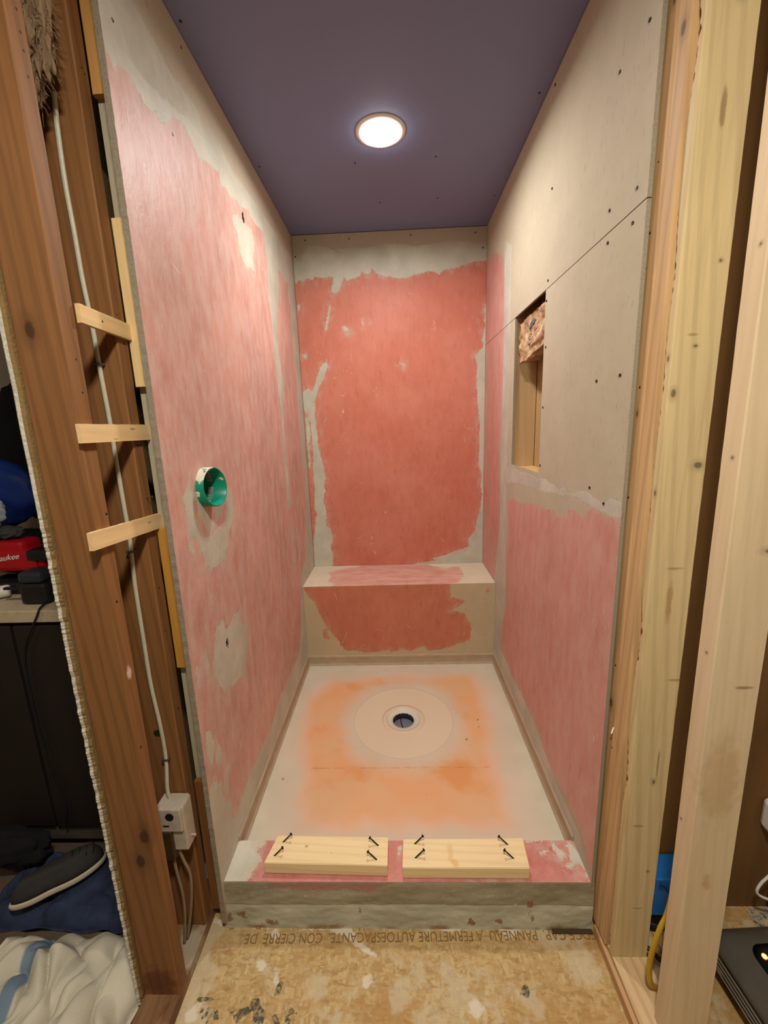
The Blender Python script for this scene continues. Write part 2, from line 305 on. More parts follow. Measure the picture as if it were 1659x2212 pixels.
# ---------------------------------------------------------------- node helpers
class NT:
    def __init__(s, name):
        s.m = bpy.data.materials.new(name); s.m.use_nodes = True; s.t = s.m.node_tree
        s.b = s.t.nodes['Principled BSDF']; s.o = None
        s.b.inputs['Specular IOR Level'].default_value = .3
    def put(s, sock, v):
        if isinstance(v, bpy.types.NodeSocket): s.t.links.new(v, sock)
        elif isinstance(v, (tuple, list)) and len(v) == 3 and sock.type == 'RGBA': sock.default_value = (*v, 1)
        else: sock.default_value = v
    def pos(s):
        if s.o is None: s.o = s.t.nodes.new('ShaderNodeTexCoord').outputs['Object']
        return s.o
    def m_(s, op, a, b=None, c=None):
        n = s.t.nodes.new('ShaderNodeMath'); n.operation = op
        for i, v in enumerate((a, b, c)):
            if v is not None: s.put(n.inputs[i], v)
        return n.outputs[0]
    def mp(s, sc_, vec=None, loc=(0, 0, 0), rot=(0, 0, 0)):
        n = s.t.nodes.new('ShaderNodeMapping'); s.put(n.inputs[0], vec or s.pos()); n.inputs['Scale'].default_value = sc_
        n.inputs['Location'].default_value = loc; n.inputs['Rotation'].default_value = rot
        return n.outputs[0]
    def noise(s, scale, detail=3, vec=None, rough=.5, dist=0):
        n = s.t.nodes.new('ShaderNodeTexNoise'); s.put(n.inputs['Vector'], vec or s.pos())
        n.inputs['Scale'].default_value = scale; n.inputs['Detail'].default_value = detail
        n.inputs['Roughness'].default_value = rough; n.inputs['Distortion'].default_value = dist
        return n.outputs['Fac']
    def wave(s, scale, dist, vec=None, d='X', detail=2, ds=1.0):
        n = s.t.nodes.new('ShaderNodeTexWave'); s.put(n.inputs['Vector'], vec or s.pos()); n.bands_direction = d
        n.inputs['Scale'].default_value = scale; n.inputs['Distortion'].default_value = dist; n.inputs['Detail'].default_value = detail
        n.inputs['Detail Scale'].default_value = ds
        return n.outputs['Fac']
    def rng(s, v, a, b, c=0, d=1, smooth=True):
        n = s.t.nodes.new('ShaderNodeMapRange'); n.interpolation_type = 'SMOOTHSTEP' if smooth else 'LINEAR'
        s.put(n.inputs[0], v)
        for i, q in enumerate((a, b, c, d)): n.inputs[i + 1].default_value = q
        return n.outputs[0]
    def mix(s, f, a, b):
        n = s.t.nodes.new('ShaderNodeMix'); n.data_type = 'RGBA'
        s.put(n.inputs[0], f); s.put(n.inputs[6], a); s.put(n.inputs[7], b); return n.outputs[2]
    def attr(s, name):
        n = s.t.nodes.new('ShaderNodeAttribute'); n.attribute_name = name; return n.outputs['Fac']
    def dist(s, p, scale=(1, 1, 1)):
        n = s.t.nodes.new('ShaderNodeVectorMath'); n.operation = 'SUBTRACT'; s.put(n.inputs[0], s.pos()); n.inputs[1].default_value = p
        k = s.t.nodes.new('ShaderNodeVectorMath'); k.operation = 'MULTIPLY'; s.put(k.inputs[0], n.outputs[0]); k.inputs[1].default_value = scale
        l = s.t.nodes.new('ShaderNodeVectorMath'); l.operation = 'LENGTH'; s.put(l.inputs[0], k.outputs[0]); return l.outputs['Value']
    def bump(s, h, strength=.3, d=.002):
        n = s.t.nodes.new('ShaderNodeBump'); n.inputs['Strength'].default_value = strength; n.inputs['Distance'].default_value = d
        s.put(n.inputs['Height'], h); s.put(s.b.inputs['Normal'], n.outputs[0])
    def done(s, col, rough=.7, **k):
        s.put(s.b.inputs['Base Color'], col); s.put(s.b.inputs['Roughness'], rough)
        for q, v in k.items(): s.put(s.b.inputs[q.replace('_', ' ')], v)
        return s.m

def lin(r, g, b):
    f = lambda c: (c / 255 / 12.92) if c / 255 <= .04045 else ((c / 255 + .055) / 1.055) ** 2.4
    return (f(r), f(g), f(b))

def plain(name, col, rough=.6, var=.12, scale=30, metal=0, bump=0, **k):
    n = NT(name); f = n.noise(scale, 3)
    d = tuple(c * (1 - var * 2) for c in col); l = tuple(min(1, c * (1 + var)) for c in col)
    if bump: n.bump(n.noise(scale * 6, 3), bump, .002)
    return n.done(n.mix(f, d, l), rough, Metallic=metal, **k)

def emit(name, col, st):
    n = NT(name); n.put(n.b.inputs['Emission Color'], col); n.b.inputs['Emission Strength'].default_value = st
    return n.done(col, .4)

def coat(name, base, red, mud, film=.3, filmcol=(.80, .52, .46), rag=.012, wrinkle=0, soft=0, edgecol=None, flecks=1.0, redb=None, speck=1.0, strk=(1, 1, .36)):
    """board with a rolled-on membrane and trowelled mud, both bounded by the stored outlines"""
    n = NT(name)
    n1 = n.noise(38, 5, rough=.65); n2 = n.noise(170, 4, n.mp((1, 1, .5))); n3 = n.noise(3.2, 4, rough=.6); n4 = n.noise(9, 4, rough=.65)
    sv = n.mp(strk); st = n.noise(75, 5, sv, .6); st2 = n.noise(26, 4, n.mp(strk, loc=(3, 1, 7)), .6)
    teeth = n.noise(130, 4, n.mp((1, 1, .16), loc=(2, 8, 5)), .6)
    e = n.m_('ADD', n.m_('MULTIPLY', n.m_('SUBTRACT', n1, .5), rag * 2.0), n.m_('ADD', n.m_('MULTIPLY', n.m_('SUBTRACT', n2, .5), rag * 1.2), n.m_('MULTIPLY', n.m_('SUBTRACT', teeth, .5), rag * 1.6)))
    ra, ma = n.attr('red'), n.attr('mud')
    rm = n.rng(n.m_('ADD', ra, e), -.0008 - soft, .0008 + soft)
    mm_ = n.rng(n.m_('ADD', ma, e), -.0007, .0007)
    # the board itself, with its dark vertical fibres
    sp = n.rng(n.noise(150, 3, n.mp((1, 1, .22)), .6), .58, .74)
    bcol = n.mix(n4, tuple(c * .86 for c in base), tuple(min(1, c * 1.1) for c in base))
    bcol = n.mix(n.m_('MULTIPLY', sp, .45 * speck), bcol, tuple(c * .5 for c in base))
    # membrane
    rb = redb or tuple(c * .82 for c in red)
    rcol = n.mix(n.rng(n3, .35, .68), rb, red)
    rcol = n.mix(n.m_('MULTIPLY', n.rng(st2, .28, .74), film), rcol, filmcol)
    rcol = n.mix(n.m_('MULTIPLY', n.rng(st, .45, .75), film * .40), rcol, filmcol)
    rcol = n.mix(n.m_('MULTIPLY', n.rng(n.noise(60, 4, n.mp((1, 1, .3), loc=(5, 2, 1))), .55, .8), .4), rcol, tuple(c * .7 for c in rb))
    fl = n.m_('MULTIPLY', n.rng(n.noise(48, 5, n.mp((1, 1, .5), loc=(9, 4, 2)), .65, 1.2), .645, .68), n.rng(n.noise(4.5, 2), .48, .62))
    rcol = n.mix(n.m_('MULTIPLY', fl, .55 * flecks), rcol, (.66, .58, .50))
    # hairline scratches
    v = n.t.nodes.new('ShaderNodeTexVoronoi'); v.feature = 'DISTANCE_TO_EDGE'; v.inputs['Scale'].default_value = 7
    n.put(v.inputs['Vector'], n.mp((1, 1, .55), loc=(2, 3, 4)))
    scr = n.m_('MULTIPLY', n.rng(v.outputs['Distance'], .004, .0), n.rng(n.noise(11, 2), .6, .66))
    rcol = n.mix(n.m_('MULTIPLY', scr, .5 * flecks), rcol, (.72, .60, .52))
    fea = n.m_('MULTIPLY', n.rng(n.m_('ADD', ma, n.m_('MULTIPLY', n.m_('SUBTRACT', n4, .5), .12)), -.045, .012), n.rng(n.noise(34, 5, n.mp((1, 1, .5), loc=(7, 7, 7)), .7), .42, .62))
    rcol = n.mix(n.m_('MULTIPLY', fea, .42), rcol, mud)
    fe2 = n.m_('MULTIPLY', n.rng(n.m_('ADD', ra, n.m_('MULTIPLY', n.m_('SUBTRACT', n4, .5), .10)), .035, -.01), n.rng(n.noise(30, 5, n.mp((1, 1, .6), loc=(1, 7, 3)), .7), .42, .62))
    rcol = n.mix(n.m_('MULTIPLY', fe2, .5), rcol, base)
    col = n.mix(rm, bcol, rcol)
    mcol = n.mix(n.rng(n.noise(7, 4, rough=.6), .3, .7), tuple(c * .86 for c in mud), tuple(min(1, c * 1.08) for c in mud))
    mcol = n.mix(n.m_('MULTIPLY', n.rng(n.noise(90, 4, sv), .55, .75), .2), mcol, tuple(c * .72 for c in mud))
    col = n.mix(mm_, col, mcol)
    rim = n.m_('MULTIPLY', n.rng(n.m_('ABSOLUTE', n.m_('ADD', n.m_('ADD', ma, e), .0006)), .0024, .0), .35)
    col = n.mix(rim, col, tuple(min(1, c * 1.25) for c in mud))
    ec = edgecol or tuple(c * .62 for c in base)
    col = n.mix(n.attr('side'), col, n.mix(n.noise(220, 3), tuple(c * .6 for c in ec), tuple(c * 1.3 for c in ec)))
    h = n.m_('ADD', n.m_('MULTIPLY', mm_, .5), n.m_('ADD', n.m_('MULTIPLY', n2, .25), n.m_('MULTIPLY', n4, .5)))
    if wrinkle: h = n.m_('ADD', h, n.m_('MULTIPLY', n.noise(30, 5, n.mp((1, 1, .45)), .6, .6), wrinkle))
    n.bump(h, .55, .003)
    return n.done(col, n.mix(rm, (.85,) * 3, (.5,) * 3), Specular_IOR_Level=.25)

def wood(name, a, b, axis='z', knots=(), nails=(), stains=(), grain=1.0, scale=1.0, rough=.65, dark=.45, ring=.35):
    n = NT(name)
    sc3 = {'z': (1, 1, .045), 'y': (1, .045, 1), 'x': (.045, 1, 1)}[axis]
    v = n.mp(sc3)
    g1 = n.noise(120 * scale, 5, v, .6); g2 = n.noise(28 * scale, 3, v, .5, .4)
    w = n.wave(24 * scale, 5.5, n.mp({'z': (1, 1, .06), 'y': (1, .06, 1), 'x': (.06, 1, 1)}[axis]), 'DIAGONAL', 3, .6)
    col = n.mix(g2, a, b)
    col = n.mix(n.m_('MULTIPLY', n.rng(g1, .45, .8), .35 * grain), col, tuple(c * .6 for c in a))
    col = n.mix(n.m_('MULTIPLY', n.rng(w, .55, .95), ring * grain), col, tuple(c * .62 for c in a))
    col = n.mix(n.m_('MULTIPLY', n.rng(n.noise(4 * scale, 4, n.mp({'z': (1, 1, .3), 'y': (1, .3, 1), 'x': (.3, 1, 1)}[axis])), .45, .75), .35), col, tuple(c * .72 for c in a))
    kd = {'z': (1, 1, .55), 'y': (1, .55, 1), 'x': (.55, 1, 1)}[axis]
    for k in knots:
        p, r = k[:3], k[3]
        d = n.m_('ADD', n.dist(p, k[4] if len(k) > 4 else kd), n.m_('MULTIPLY', n.m_('SUBTRACT', n.noise(60, 2), .5), r * .7))
        col = n.mix(n.m_('MULTIPLY', n.rng(d, r * 2.6, r * .6), .45), col, tuple(c * .5 for c in a))
        col = n.mix(n.rng(d, r, r * .55, 0, .8), col, tuple(c * .22 for c in a))
    for s_ in stains:
        d = n.m_('ADD', n.dist(s_[:3], s_[4]), n.m_('MULTIPLY', n.m_('SUBTRACT', n.noise(50, 3), .5), s_[3]))
        col = n.mix(n.rng(d, s_[3], s_[3] * .4, 0, s_[6] if len(s_) > 6 else .6), col, s_[5])
    for k in nails:
        col = n.mix(n.rng(n.dist(k[:3]), k[3] * 1.15, k[3] * .8), col, (.012, .008, .006))
    n.bump(n.m_('ADD', g1, n.m_('MULTIPLY', w, .3)), .25, .0015)
    return n.done(col, rough)

# ---------------------------------------------------------------- materials
TAN = lin(184, 172, 150); MUD = lin(190, 187, 168); RED = lin(196, 122, 102); REDB = lin(188, 108, 86)
PINKF = (.80, .50, .46)
M_BACK = coat('red membrane and mud on back board', TAN, RED, MUD, film=.16, filmcol=lin(230, 150, 130), redb=REDB, rag=.011)
M_LEFT = coat('dusty pink membrane and mud on left board', lin(182, 168, 146), lin(200, 144, 128), lin(186, 180, 162), film=.48, filmcol=lin(208, 184, 174), wrinkle=1.0, rag=.012, redb=lin(180, 130, 116))  # pale film colour carries both dust and the sheen of glancing light
M_RIGHT = coat('dusty membrane and mud on right board', lin(184, 172, 148), lin(204, 144, 134), lin(192, 184, 168), film=.42, filmcol=lin(212, 178, 168), rag=.012, redb=lin(194, 132, 120))
M_CURBT = coat('membrane on curb top', lin(196, 186, 165), lin(196, 120, 108), lin(196, 192, 174), film=.35, filmcol=lin(210, 160, 148), rag=.014, strk=(1, 1, 1))
M_CURBF = coat('grey mortar on curb front', lin(150, 144, 122), lin(176, 100, 84), lin(122, 72, 50), film=.45, filmcol=lin(160, 120, 104), rag=.02, soft=.004, speck=.7, strk=(.3, 1, 1))
n = NT('grey mortar on curb front'); sp = n.t.nodes.new('ShaderNodeSeparateXYZ'); n.t.links.new(n.pos(), sp.inputs[0])
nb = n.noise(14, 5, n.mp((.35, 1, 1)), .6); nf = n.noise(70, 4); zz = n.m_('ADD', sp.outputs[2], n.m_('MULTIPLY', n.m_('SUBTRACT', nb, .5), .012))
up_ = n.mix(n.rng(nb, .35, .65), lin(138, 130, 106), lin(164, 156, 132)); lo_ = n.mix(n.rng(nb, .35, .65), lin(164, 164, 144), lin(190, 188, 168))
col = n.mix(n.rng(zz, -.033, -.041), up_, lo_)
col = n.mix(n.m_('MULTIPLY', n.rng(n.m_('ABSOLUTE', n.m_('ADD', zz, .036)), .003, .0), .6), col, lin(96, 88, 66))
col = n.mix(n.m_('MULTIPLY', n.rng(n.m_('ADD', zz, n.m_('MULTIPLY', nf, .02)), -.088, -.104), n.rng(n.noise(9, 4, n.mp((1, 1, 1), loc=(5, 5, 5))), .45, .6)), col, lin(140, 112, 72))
er = n.m_('MULTIPLY', n.m_('SUBTRACT', nf, .5), .03)
col = n.mix(n.m_('MULTIPLY', n.rng(n.m_('ADD', n.attr('red'), er), -.004, .006), .7), col, lin(168, 112, 98))
col = n.mix(n.m_('MULTIPLY', n.rng(n.m_('ADD', n.attr('mud'), er), -.002, .003), .8), col, lin(124, 78, 50))
col = n.mix(n.m_('MULTIPLY', n.rng(nf, .62, .72), .4), col, lin(200, 196, 178))
n.bump(n.m_('ADD', nb, n.m_('MULTIPLY', nf, .6)), .7, .004)
M_CURBF = n.done(col, n.rng(zz, -.03, -.05, .8, .38))
M_BTOP = coat('membrane on bench top', lin(206, 192, 166), lin(204, 142, 124), MUD, film=.6, filmcol=lin(214, 184, 166), rag=.016, soft=.003, strk=(.3, 1, 1))
M_BFRONT = coat('membrane on bench front', lin(186, 168, 136), lin(192, 116, 90), MUD, film=.2, filmcol=lin(205, 150, 130), rag=.014, soft=.001, redb=lin(182, 106, 82), flecks=1.6)
M_SEAM = coat('tan mud over base flange', lin(184, 160, 130), RED, lin(180, 156, 130), film=.2, rag=.01, speck=.4)
PURPLE = plain('purple moisture board', lin(124, 134, 172), .75, .04, 3, bump=.05)
M_MUDP = plain('tan mud', lin(178, 156, 128), .9, .12, 20, bump=.3)
M_PLASTIC_W = plain('white plastic', (.78, .74, .68), .4, .03)
M_BLACK = plain('black plastic', (.012, .012, .013), .45, .2)
M_SCREW = plain('dark screw', (.03, .028, .025), .45, .2, metal=.6)
M_STEEL = plain('grey steel', (.35, .34, .32), .35, .1, metal=.9)
# ================================================================ structure
def ar(a, b, s): return list(np.linspace(a, b, max(2, int(round((b - a) / s)) + 1)))
def dots(parent, pts, f, r=.0035, axis='x', mat=None):
    """screw heads sunk in a board; each its own part"""
    for p in pts:
        MB().lathe([(r * .25, -.0006), (r * .3, .0002), (r, .0008), (r, -.0012)] if axis != 'z' else [(r, .0012), (r, -.0008), (r * .3, -.0002), (r * .25, .0006)], (0, 0, 0) if False else f(p), 12, axis).build('screw_head', mat or M_SCREW, parent)

WT, CT = .0135, .009
# back wall
wb = sheet('wall_back', ar(0.002, W - .001, .0055), ar(0, H - .003, .0065), lambda u, v: (u, YB, v), (0, .0127, 0), M_BACK,
           attrs={'red': lambda U, V: sd(S['back_red'], U, V), 'mud': lambda U, V: sd(S['back_mud'], U, V)})
struct(wb)
dots(wb, [(.073, 2.272), (.306, 2.269), (.63, 2.271), (.967, 2.269), (.015, 2.195), (1.007, 2.195)], lambda p: (p[0], YB - .0006, p[1]), axis='y')
# left wall
def wl_warp(U, V):
    d = np.zeros((len(U), 3))
    d[:, 1] = np.where(U < 0, [.0016 * mn.noise((0, 0, v * 60)) - .0012 * abs(mn.noise((3, 0, v * 14))) for v in V], 0)
    return d
wl = sheet('wall_left', ar(-.0134, YB + .01, .006), ar(-.09, H - .003, .007), lambda u, v: (0, u, v), (-WT, 0, 0), M_LEFT, warp=wl_warp,
           attrs={'red': lambda U, V: sd(S['left_red'], U, V), 'mud': lambda U, V: np.minimum(sd(S['left_mud'], U, V), -sd(S['left_over'], U, V))},
           keep=lambda u, v: not ((u - .718) ** 2 / .0001 + (v - 2.040) ** 2 / .0003 < 1 or (u - .200) ** 2 / .00008 + (v - .670) ** 2 / .00028 < 1 or (u - .176) ** 2 + (v - 1.147) ** 2 < .0023))
struct(wl)
dots(wl, [(.028, 2.078), (.338, 2.265), (.231, 2.008)], lambda p: (-.0002, p[0], p[1]))
# right wall: coated lower board, then two newer boards with the joint at 1.712; the recess opening is 0.559-0.915 by 1.11-1.711
ZSEAM, N0, N1, NZ = 1.7125, .559, .915, 1.110
us = ar(0, N0, .006) + ar(N0, N1, .0065)[1:] + ar(N1, YB + .01, .006)[1:]
wr = sheet('wall_right', us, ar(-.09, NZ, .007) + ar(NZ, ZSEAM - .0012, .008)[1:], lambda u, v: (W, u, v), (CT, 0, 0), M_RIGHT,
           keep=lambda u, v: not (N0 < u < N1 and v > NZ),
           attrs={'red': lambda U, V: sd(S['right_red'], U, V), 'mud': lambda U, V: sd(S['right_mud'], U, V)})
struct(wr)
wru = sheet('upper_panel', ar(0, YB + .01, .0065), ar(ZSEAM + .0012, H - .003, .008), lambda u, v: (W, u, v), (CT, 0, 0), M_RIGHT, wr,
            attrs={'red': lambda U, V: sd(S['right_red'], U, V), 'mud': lambda U, V: sd(S['right_mud'], U, V)})
dots(wr, [(.046, 1.688), (.150, 1.691), (.050, 1.386), (.161, 1.385), (.161, 1.117), (.082, 1.089), (.547, 1.676), (.538, 1.532), (.541, 1.338), (.545, 1.141)], lambda p: (W - .0008, p[0], p[1]))
dots(wru, [(.040, 2.030), (.147, 2.022), (.548, 2.272), (.040, 1.749), (.152, 1.759), (.539, 1.995), (.541, 1.735)], lambda p: (W - .0008, p[0], p[1]))
# ceilings
ce = struct(MB().box(-.14, W + .14, -.30, YB + .05, H, H + .0127).build('ceiling', PURPLE))
dots(ce, [(.395, .917), (.706, .905), (.481, 1.215), (.742, 1.205), (.016, .313), (.022, .906), (1.003, .618), (.999, 1.207)], lambda p: (p[0], p[1], H - .0004), axis='z')
M_DRYW = plain('painted drywall', lin(205, 196, 180), .8, .04, 4)
struct(MB().box(-2.3, 2.0, -2.7, -.302, H, H + .0127).build('ceiling', M_DRYW))
struct(MB().box(-2.3, -.142, -.30, 1.0, H, H + .0127).build('ceiling', M_DRYW))
struct(MB().box(-2.3, 2.0, -2.72, -2.7, ZS, H).build('wall_behind', M_DRYW))
struct(MB().box(2.0, 2.02, -2.72, .1, ZS, H).build('wall_far_right', M_DRYW))
struct(MB().box(-2.32, -2.3, -2.72, 1.0, ZS, H).build('wall_far_left', M_DRYW))
struct(MB().box(-2.3, -.16, .82, .84, ZS, H).build('wall_other_room', plain('grey wall paint', lin(150, 138, 122), .8, .04, 4)))
# dark board wall behind the right-hand studs
n = NT('dark brown board')
col = n.mix(n.noise(40, 4, n.mp((1, 1, .08))), lin(92, 62, 30), lin(128, 92, 50))
v = n.wave(1.6, .0, n.mp((1, 1, 1)), 'X', 0)
col = n.mix(n.rng(v, .03, .0), col, lin(40, 26, 12))
M_DKW = n.done(col, .8)
struct(MB().box(1.10, 2.0, .055, .075, ZS, H).build('wall_behind_studs', M_DKW))

# subfloor: oriented strand board
n = NT('oriented strand board')
vs = []
col = lin(196, 158, 98)
for i, (rot, sc_) in enumerate((((0, 0, .4), (26, 80, 1)), ((0, 0, -.7), (90, 30, 1)), ((0, 0, 1.3), (34, 90, 1)))):
    v = n.t.nodes.new('ShaderNodeTexVoronoi'); v.inputs['Scale'].default_value = 1.6
    wn = n.t.nodes.new('ShaderNodeVectorMath'); wn.operation = 'MULTIPLY_ADD'; nz_ = n.t.nodes.new('ShaderNodeTexNoise'); nz_.inputs['Scale'].default_value = 22; nz_.inputs['Detail'].default_value = 4
    n.put(nz_.inputs['Vector'], n.pos()); n.t.links.new(nz_.outputs['Color'], wn.inputs[0]); wn.inputs[1].default_value = (1.6, 1.6, 0); n.t.links.new(n.mp(sc_, rot=rot, loc=(i, i * 2, 0)), wn.inputs[2])
    n.t.links.new(wn.outputs[0], v.inputs['Vector'])
    sep = n.t.nodes.new('ShaderNodeSeparateColor'); n.t.links.new(v.outputs['Color'], sep.inputs[0]); vs.append(sep.outputs[0])
a = n.mix(vs[0], lin(168, 134, 84), lin(194, 164, 112))
b = n.mix(vs[1], lin(176, 144, 92), lin(198, 172, 124))
col = n.mix(n.rng(vs[2], .35, .65), a, b)
col = n.mix(n.m_('MULTIPLY', n.rng(n.noise(90, 4), .5, .75), .45), col, lin(124, 92, 48))
big = n.noise(5, 4, rough=.6)
col = n.mix(n.m_('MULTIPLY', n.rng(big, .50, .62), .55), col, lin(166, 124, 66))
col = n.mix(n.m_('MULTIPLY', n.rng(n.noise(11, 5, n.mp((1, 1, 1), loc=(4, 4, 0)), .6), .52, .62), .6), col, lin(198, 182, 150))
e = n.m_('MULTIPLY', n.m_('SUBTRACT', n.noise(50, 4), .5), .03)
mm_ = n.rng(n.m_('ADD', n.attr('mud'), e), -.004, .003)
col = n.mix(n.m_('MULTIPLY', mm_, .8), col, lin(214, 204, 182))
ik = n.rng(n.m_('ADD', n.attr('ink'), n.m_('MULTIPLY', e, .35)), -.001, .001)
col = n.mix(n.m_('MULTIPLY', ik, n.rng(n.noise(120, 3), .35, .6, .3, .92)), col, lin(52, 62, 56))
n.bump(n.m_('ADD', vs[2], n.noise(60, 4)), .35, .002)
M_OSB = n.done(col, .75)
fl0 = sheet('floor', ar(-.16, 1.5, .008), ar(-.40, .056, .006), lambda u, v: (u, v, ZS), (0, 0, -.018), M_OSB,
            attrs={'mud': lambda U, V: sd(S['osb_mud'], U, V), 'ink': lambda U, V: sd(S['osb_ink'], U, V)})
struct(fl0)
struct(MB().box(-.16, 2.0, -2.7, -.401, ZS - .018, ZS).build('floor', M_OSB))
struct(MB().box(1.501, 2.0, -.40, .056, ZS - .018, ZS).build('floor', M_OSB))
struct(MB().box(-2.3, -.161, -2.7, .82, ZS - .018, ZS).build('floor', plain('tan carpet', lin(96, 80, 62), .95, .1, 60, bump=.4)))
M_INK = plain('faded ink', lin(138, 106, 60), .8, .3, 60)
t1 = text_mesh('NOT EDGE GAP.  PANNEAU  A FERMETURE AUTOESPACANTE.  CON CIERRE  DE', .034, M_INK, 'printed_lettering', fl0,
               Matrix.Translation((1.112, -.004, ZS + .0001)) @ Matrix.Rotation(math.pi + .017, 4, 'Z'), 1.055, .0002)
for ch, x in (('O', .020), ('O', .097), ('L', .205), ('U', .395), ('U', .535), ('E', .775)):
    text_mesh(ch, .026, M_INK, 'printed_letter', fl0, Matrix.Translation((x, .007, ZS + .0001)) @ Matrix.Rotation(math.pi + .2 * (x - .5), 4, 'Z'), None, .0002)

# ================================================================ shower base
n = NT('cream pan membrane with orange')
o_ = n.attr('red'); n1 = n.noise(7, 5, rough=.6); n2 = n.noise(2.6, 3)
dd = n.dist((.522, .715, 0), (1, .97, 0))
core = n.m_('ADD', o_, n.m_('MULTIPLY', n.m_('SUBTRACT', n1, .5), .10))
f = n.m_('MULTIPLY', n.rng(core, -.035, .075), n.rng(n.m_('ADD', dd, n.m_('MULTIPLY', n.m_('SUBTRACT', n1, .5), .12)), .22, .33))
cream = n.mix(n.rng(n.noise(6, 4), .35, .7), lin(188, 182, 160), lin(202, 194, 172))
cream = n.mix(n.rng(o_, -.16, -.02, 0, .6), cream, lin(206, 182, 158))
org = n.mix(n.rng(n.noise(5, 4, n.mp((1, 1, 1), loc=(3, 3, 0))), .35, .65), lin(218, 160, 112), lin(212, 168, 124))
org = n.mix(n.rng(n.noise(3.4, 4, n.mp((1, 1, 1), loc=(8, 1, 0))), .5, .62), org, lin(212, 144, 84))
org = n.mix(n.rng(core, .07, .0, 0, .55), org, lin(236, 166, 132))
col = n.mix(n.m_('MULTIPLY', f, .95), cream, org)
disc = n.rng(dd, .222, .216)
col = n.mix(n.m_('MULTIPLY', disc, .8), col, lin(210, 190, 162))
ring = n.rng(n.m_('ABSOLUTE', n.m_('SUBTRACT', dd, n.m_('ADD', .219, n.m_('MULTIPLY', n1, .004)))), .0035, .0005)
col = n.mix(n.m_('MULTIPLY', ring, .4), col, lin(176, 164, 138))
col = n.mix(n.rng(n.noise(26, 2, n.mp((1, 1, 1), loc=(1, 6, 0))), .745, .77, 0, .6), col, lin(120, 86, 60))
# old joint line across the pan
sp = n.t.nodes.new('ShaderNodeSeparateXYZ'); n.t.links.new(n.pos(), sp.inputs[0])
jl = n.m_('MULTIPLY', n.rng(n.m_('ABSOLUTE', n.m_('SUBTRACT', sp.outputs[1], .442)), .0045, .001), n.m_('MULTIPLY', n.rng(n.m_('ABSOLUTE', n.m_('SUBTRACT', sp.outputs[0], .50)), .36, .33), n.rng(n.noise(18, 3), .42, .6)))
col = n.mix(n.m_('MULTIPLY', jl, .45), col, lin(150, 100, 60))
for q in ((.784, .588, .006), (.853, .705, .005), (.849, .661, .004)):
    col = n.mix(n.rng(n.dist((q[0], q[1], 0)), q[2], q[2] * .6, 0, .8), col, lin(90, 70, 50))
n.bump(n.m_('ADD', n.m_('MULTIPLY', n.noise(30, 4), .3), n.m_('MULTIPLY', disc, .6)), .3, .003)
M_PAN = n.done(col, .62)
pan = empty('shower_pan', (.5, .6, 0))
tag(pan, 'cream shower pan with orange coating round the drain, inside the curb', 'shower pan')
DX, DY = .522, .715
ps = sheet('pan_surface', ar(.0005, W - .0005, .008), ar(.1195, YF - .0005, .008), lambda u, v: (u, v, 0), (0, 0, -.02), M_PAN, pan,
           keep=lambda u, v: (u - DX) ** 2 + (v - DY) ** 2 > .079 ** 2,
           attrs={'red': lambda U, V: sd(S['floor_orange'], U, V)})
def flange(p0, p1, nrm, name):
    vs, fs = [], []; N = 60
    L = Vector(p1) - Vector(p0); prof = [(.0, .0), (.010, .0), (.0045, .012), (.0038, .030), (.0046, .050), (.0022, .056), (.0, .058)]
    for i in range(N + 1):
        q = Vector(p0) + L * (i / N)
        for a, h in prof:
            j = .0012 * mn.noise((q.x * 14 + h * 90, q.y * 14, 1)) if h else 0
            vs.append((q.x + nrm[0] * (a + (j if a else 0)), q.y + nrm[1] * (a + (j if a else 0)), q.z + h + j * 2))
    k = len(prof)
    for i in range(N):
        for j in range(k - 1): fs.append((i * k + j, (i + 1) * k + j, (i + 1) * k + j + 1, i * k + j + 1))
    fs += [tuple(range(k)), tuple(range(N * k, N * k + k))[::-1]]
    return mesh(name, vs, fs, M_MUDP, pan, False)
flange((.0002, .118, .0005), (.0002, YF, .0005), (1, 0), 'pan_flange')
flange((W - .0002, YF, .0005), (W - .0002, .118, .0005), (-1, 0), 'pan_flange')
flange((0, YF - .0002, .0005), (W, YF - .0002, .0005), (0, -1), 'pan_flange')

dr = empty('shower_drain', (DX, DY, 0))
tag(dr, 'round drain with pale collar and dark pipe in the middle of the pan', 'drain')
M_COL = plain('pale drain collar', lin(205, 198, 180), .4, .03)
MB().lathe([(.0785, -.010), (.0785, .0016), (.0775, .0018), (.0765, -.0015), (.060, -.0045), (.0475, -.006), (.0475, -.012), (.0785, -.012)], (DX, DY, 0), 64, caps=False).build('collar', M_COL, dr, True)
MB().lathe([(.0788, -.006), (.0788, .0012), (.081, .0016), (.096, .0004), (.097, -.006)], (DX, DY, 0), 72, caps=False).build('collar_rim', plain('cream rim', lin(214, 188, 160), .6, .03), dr, True)
pm = plain('dark grey pipe', lin(52, 54, 66), .25, .08)
MB().lathe([(.0475, -.006), (.0475, -.085), (.052, -.085), (.052, -.006)], (DX, DY, 0), 48, caps=False).build('pipe', pm, dr, True)
tp = MB().lathe([(.0475, -.046), (.0475, -.034), (.044, -.032), (.0001, -.031)], (DX, DY, 0), 40).build('plug_membrane', plain('grey drain membrane', lin(112, 114, 122), .3, .06), dr, True)
MB().tube([(DX - .012, DY + .042, -.029), (DX - .010, DY + .01, -.0285), (DX - .002, DY - .02, -.0285), (DX + .004, DY - .042, -.029)], .0022, 6).build('crease', M_BLACK, tp)

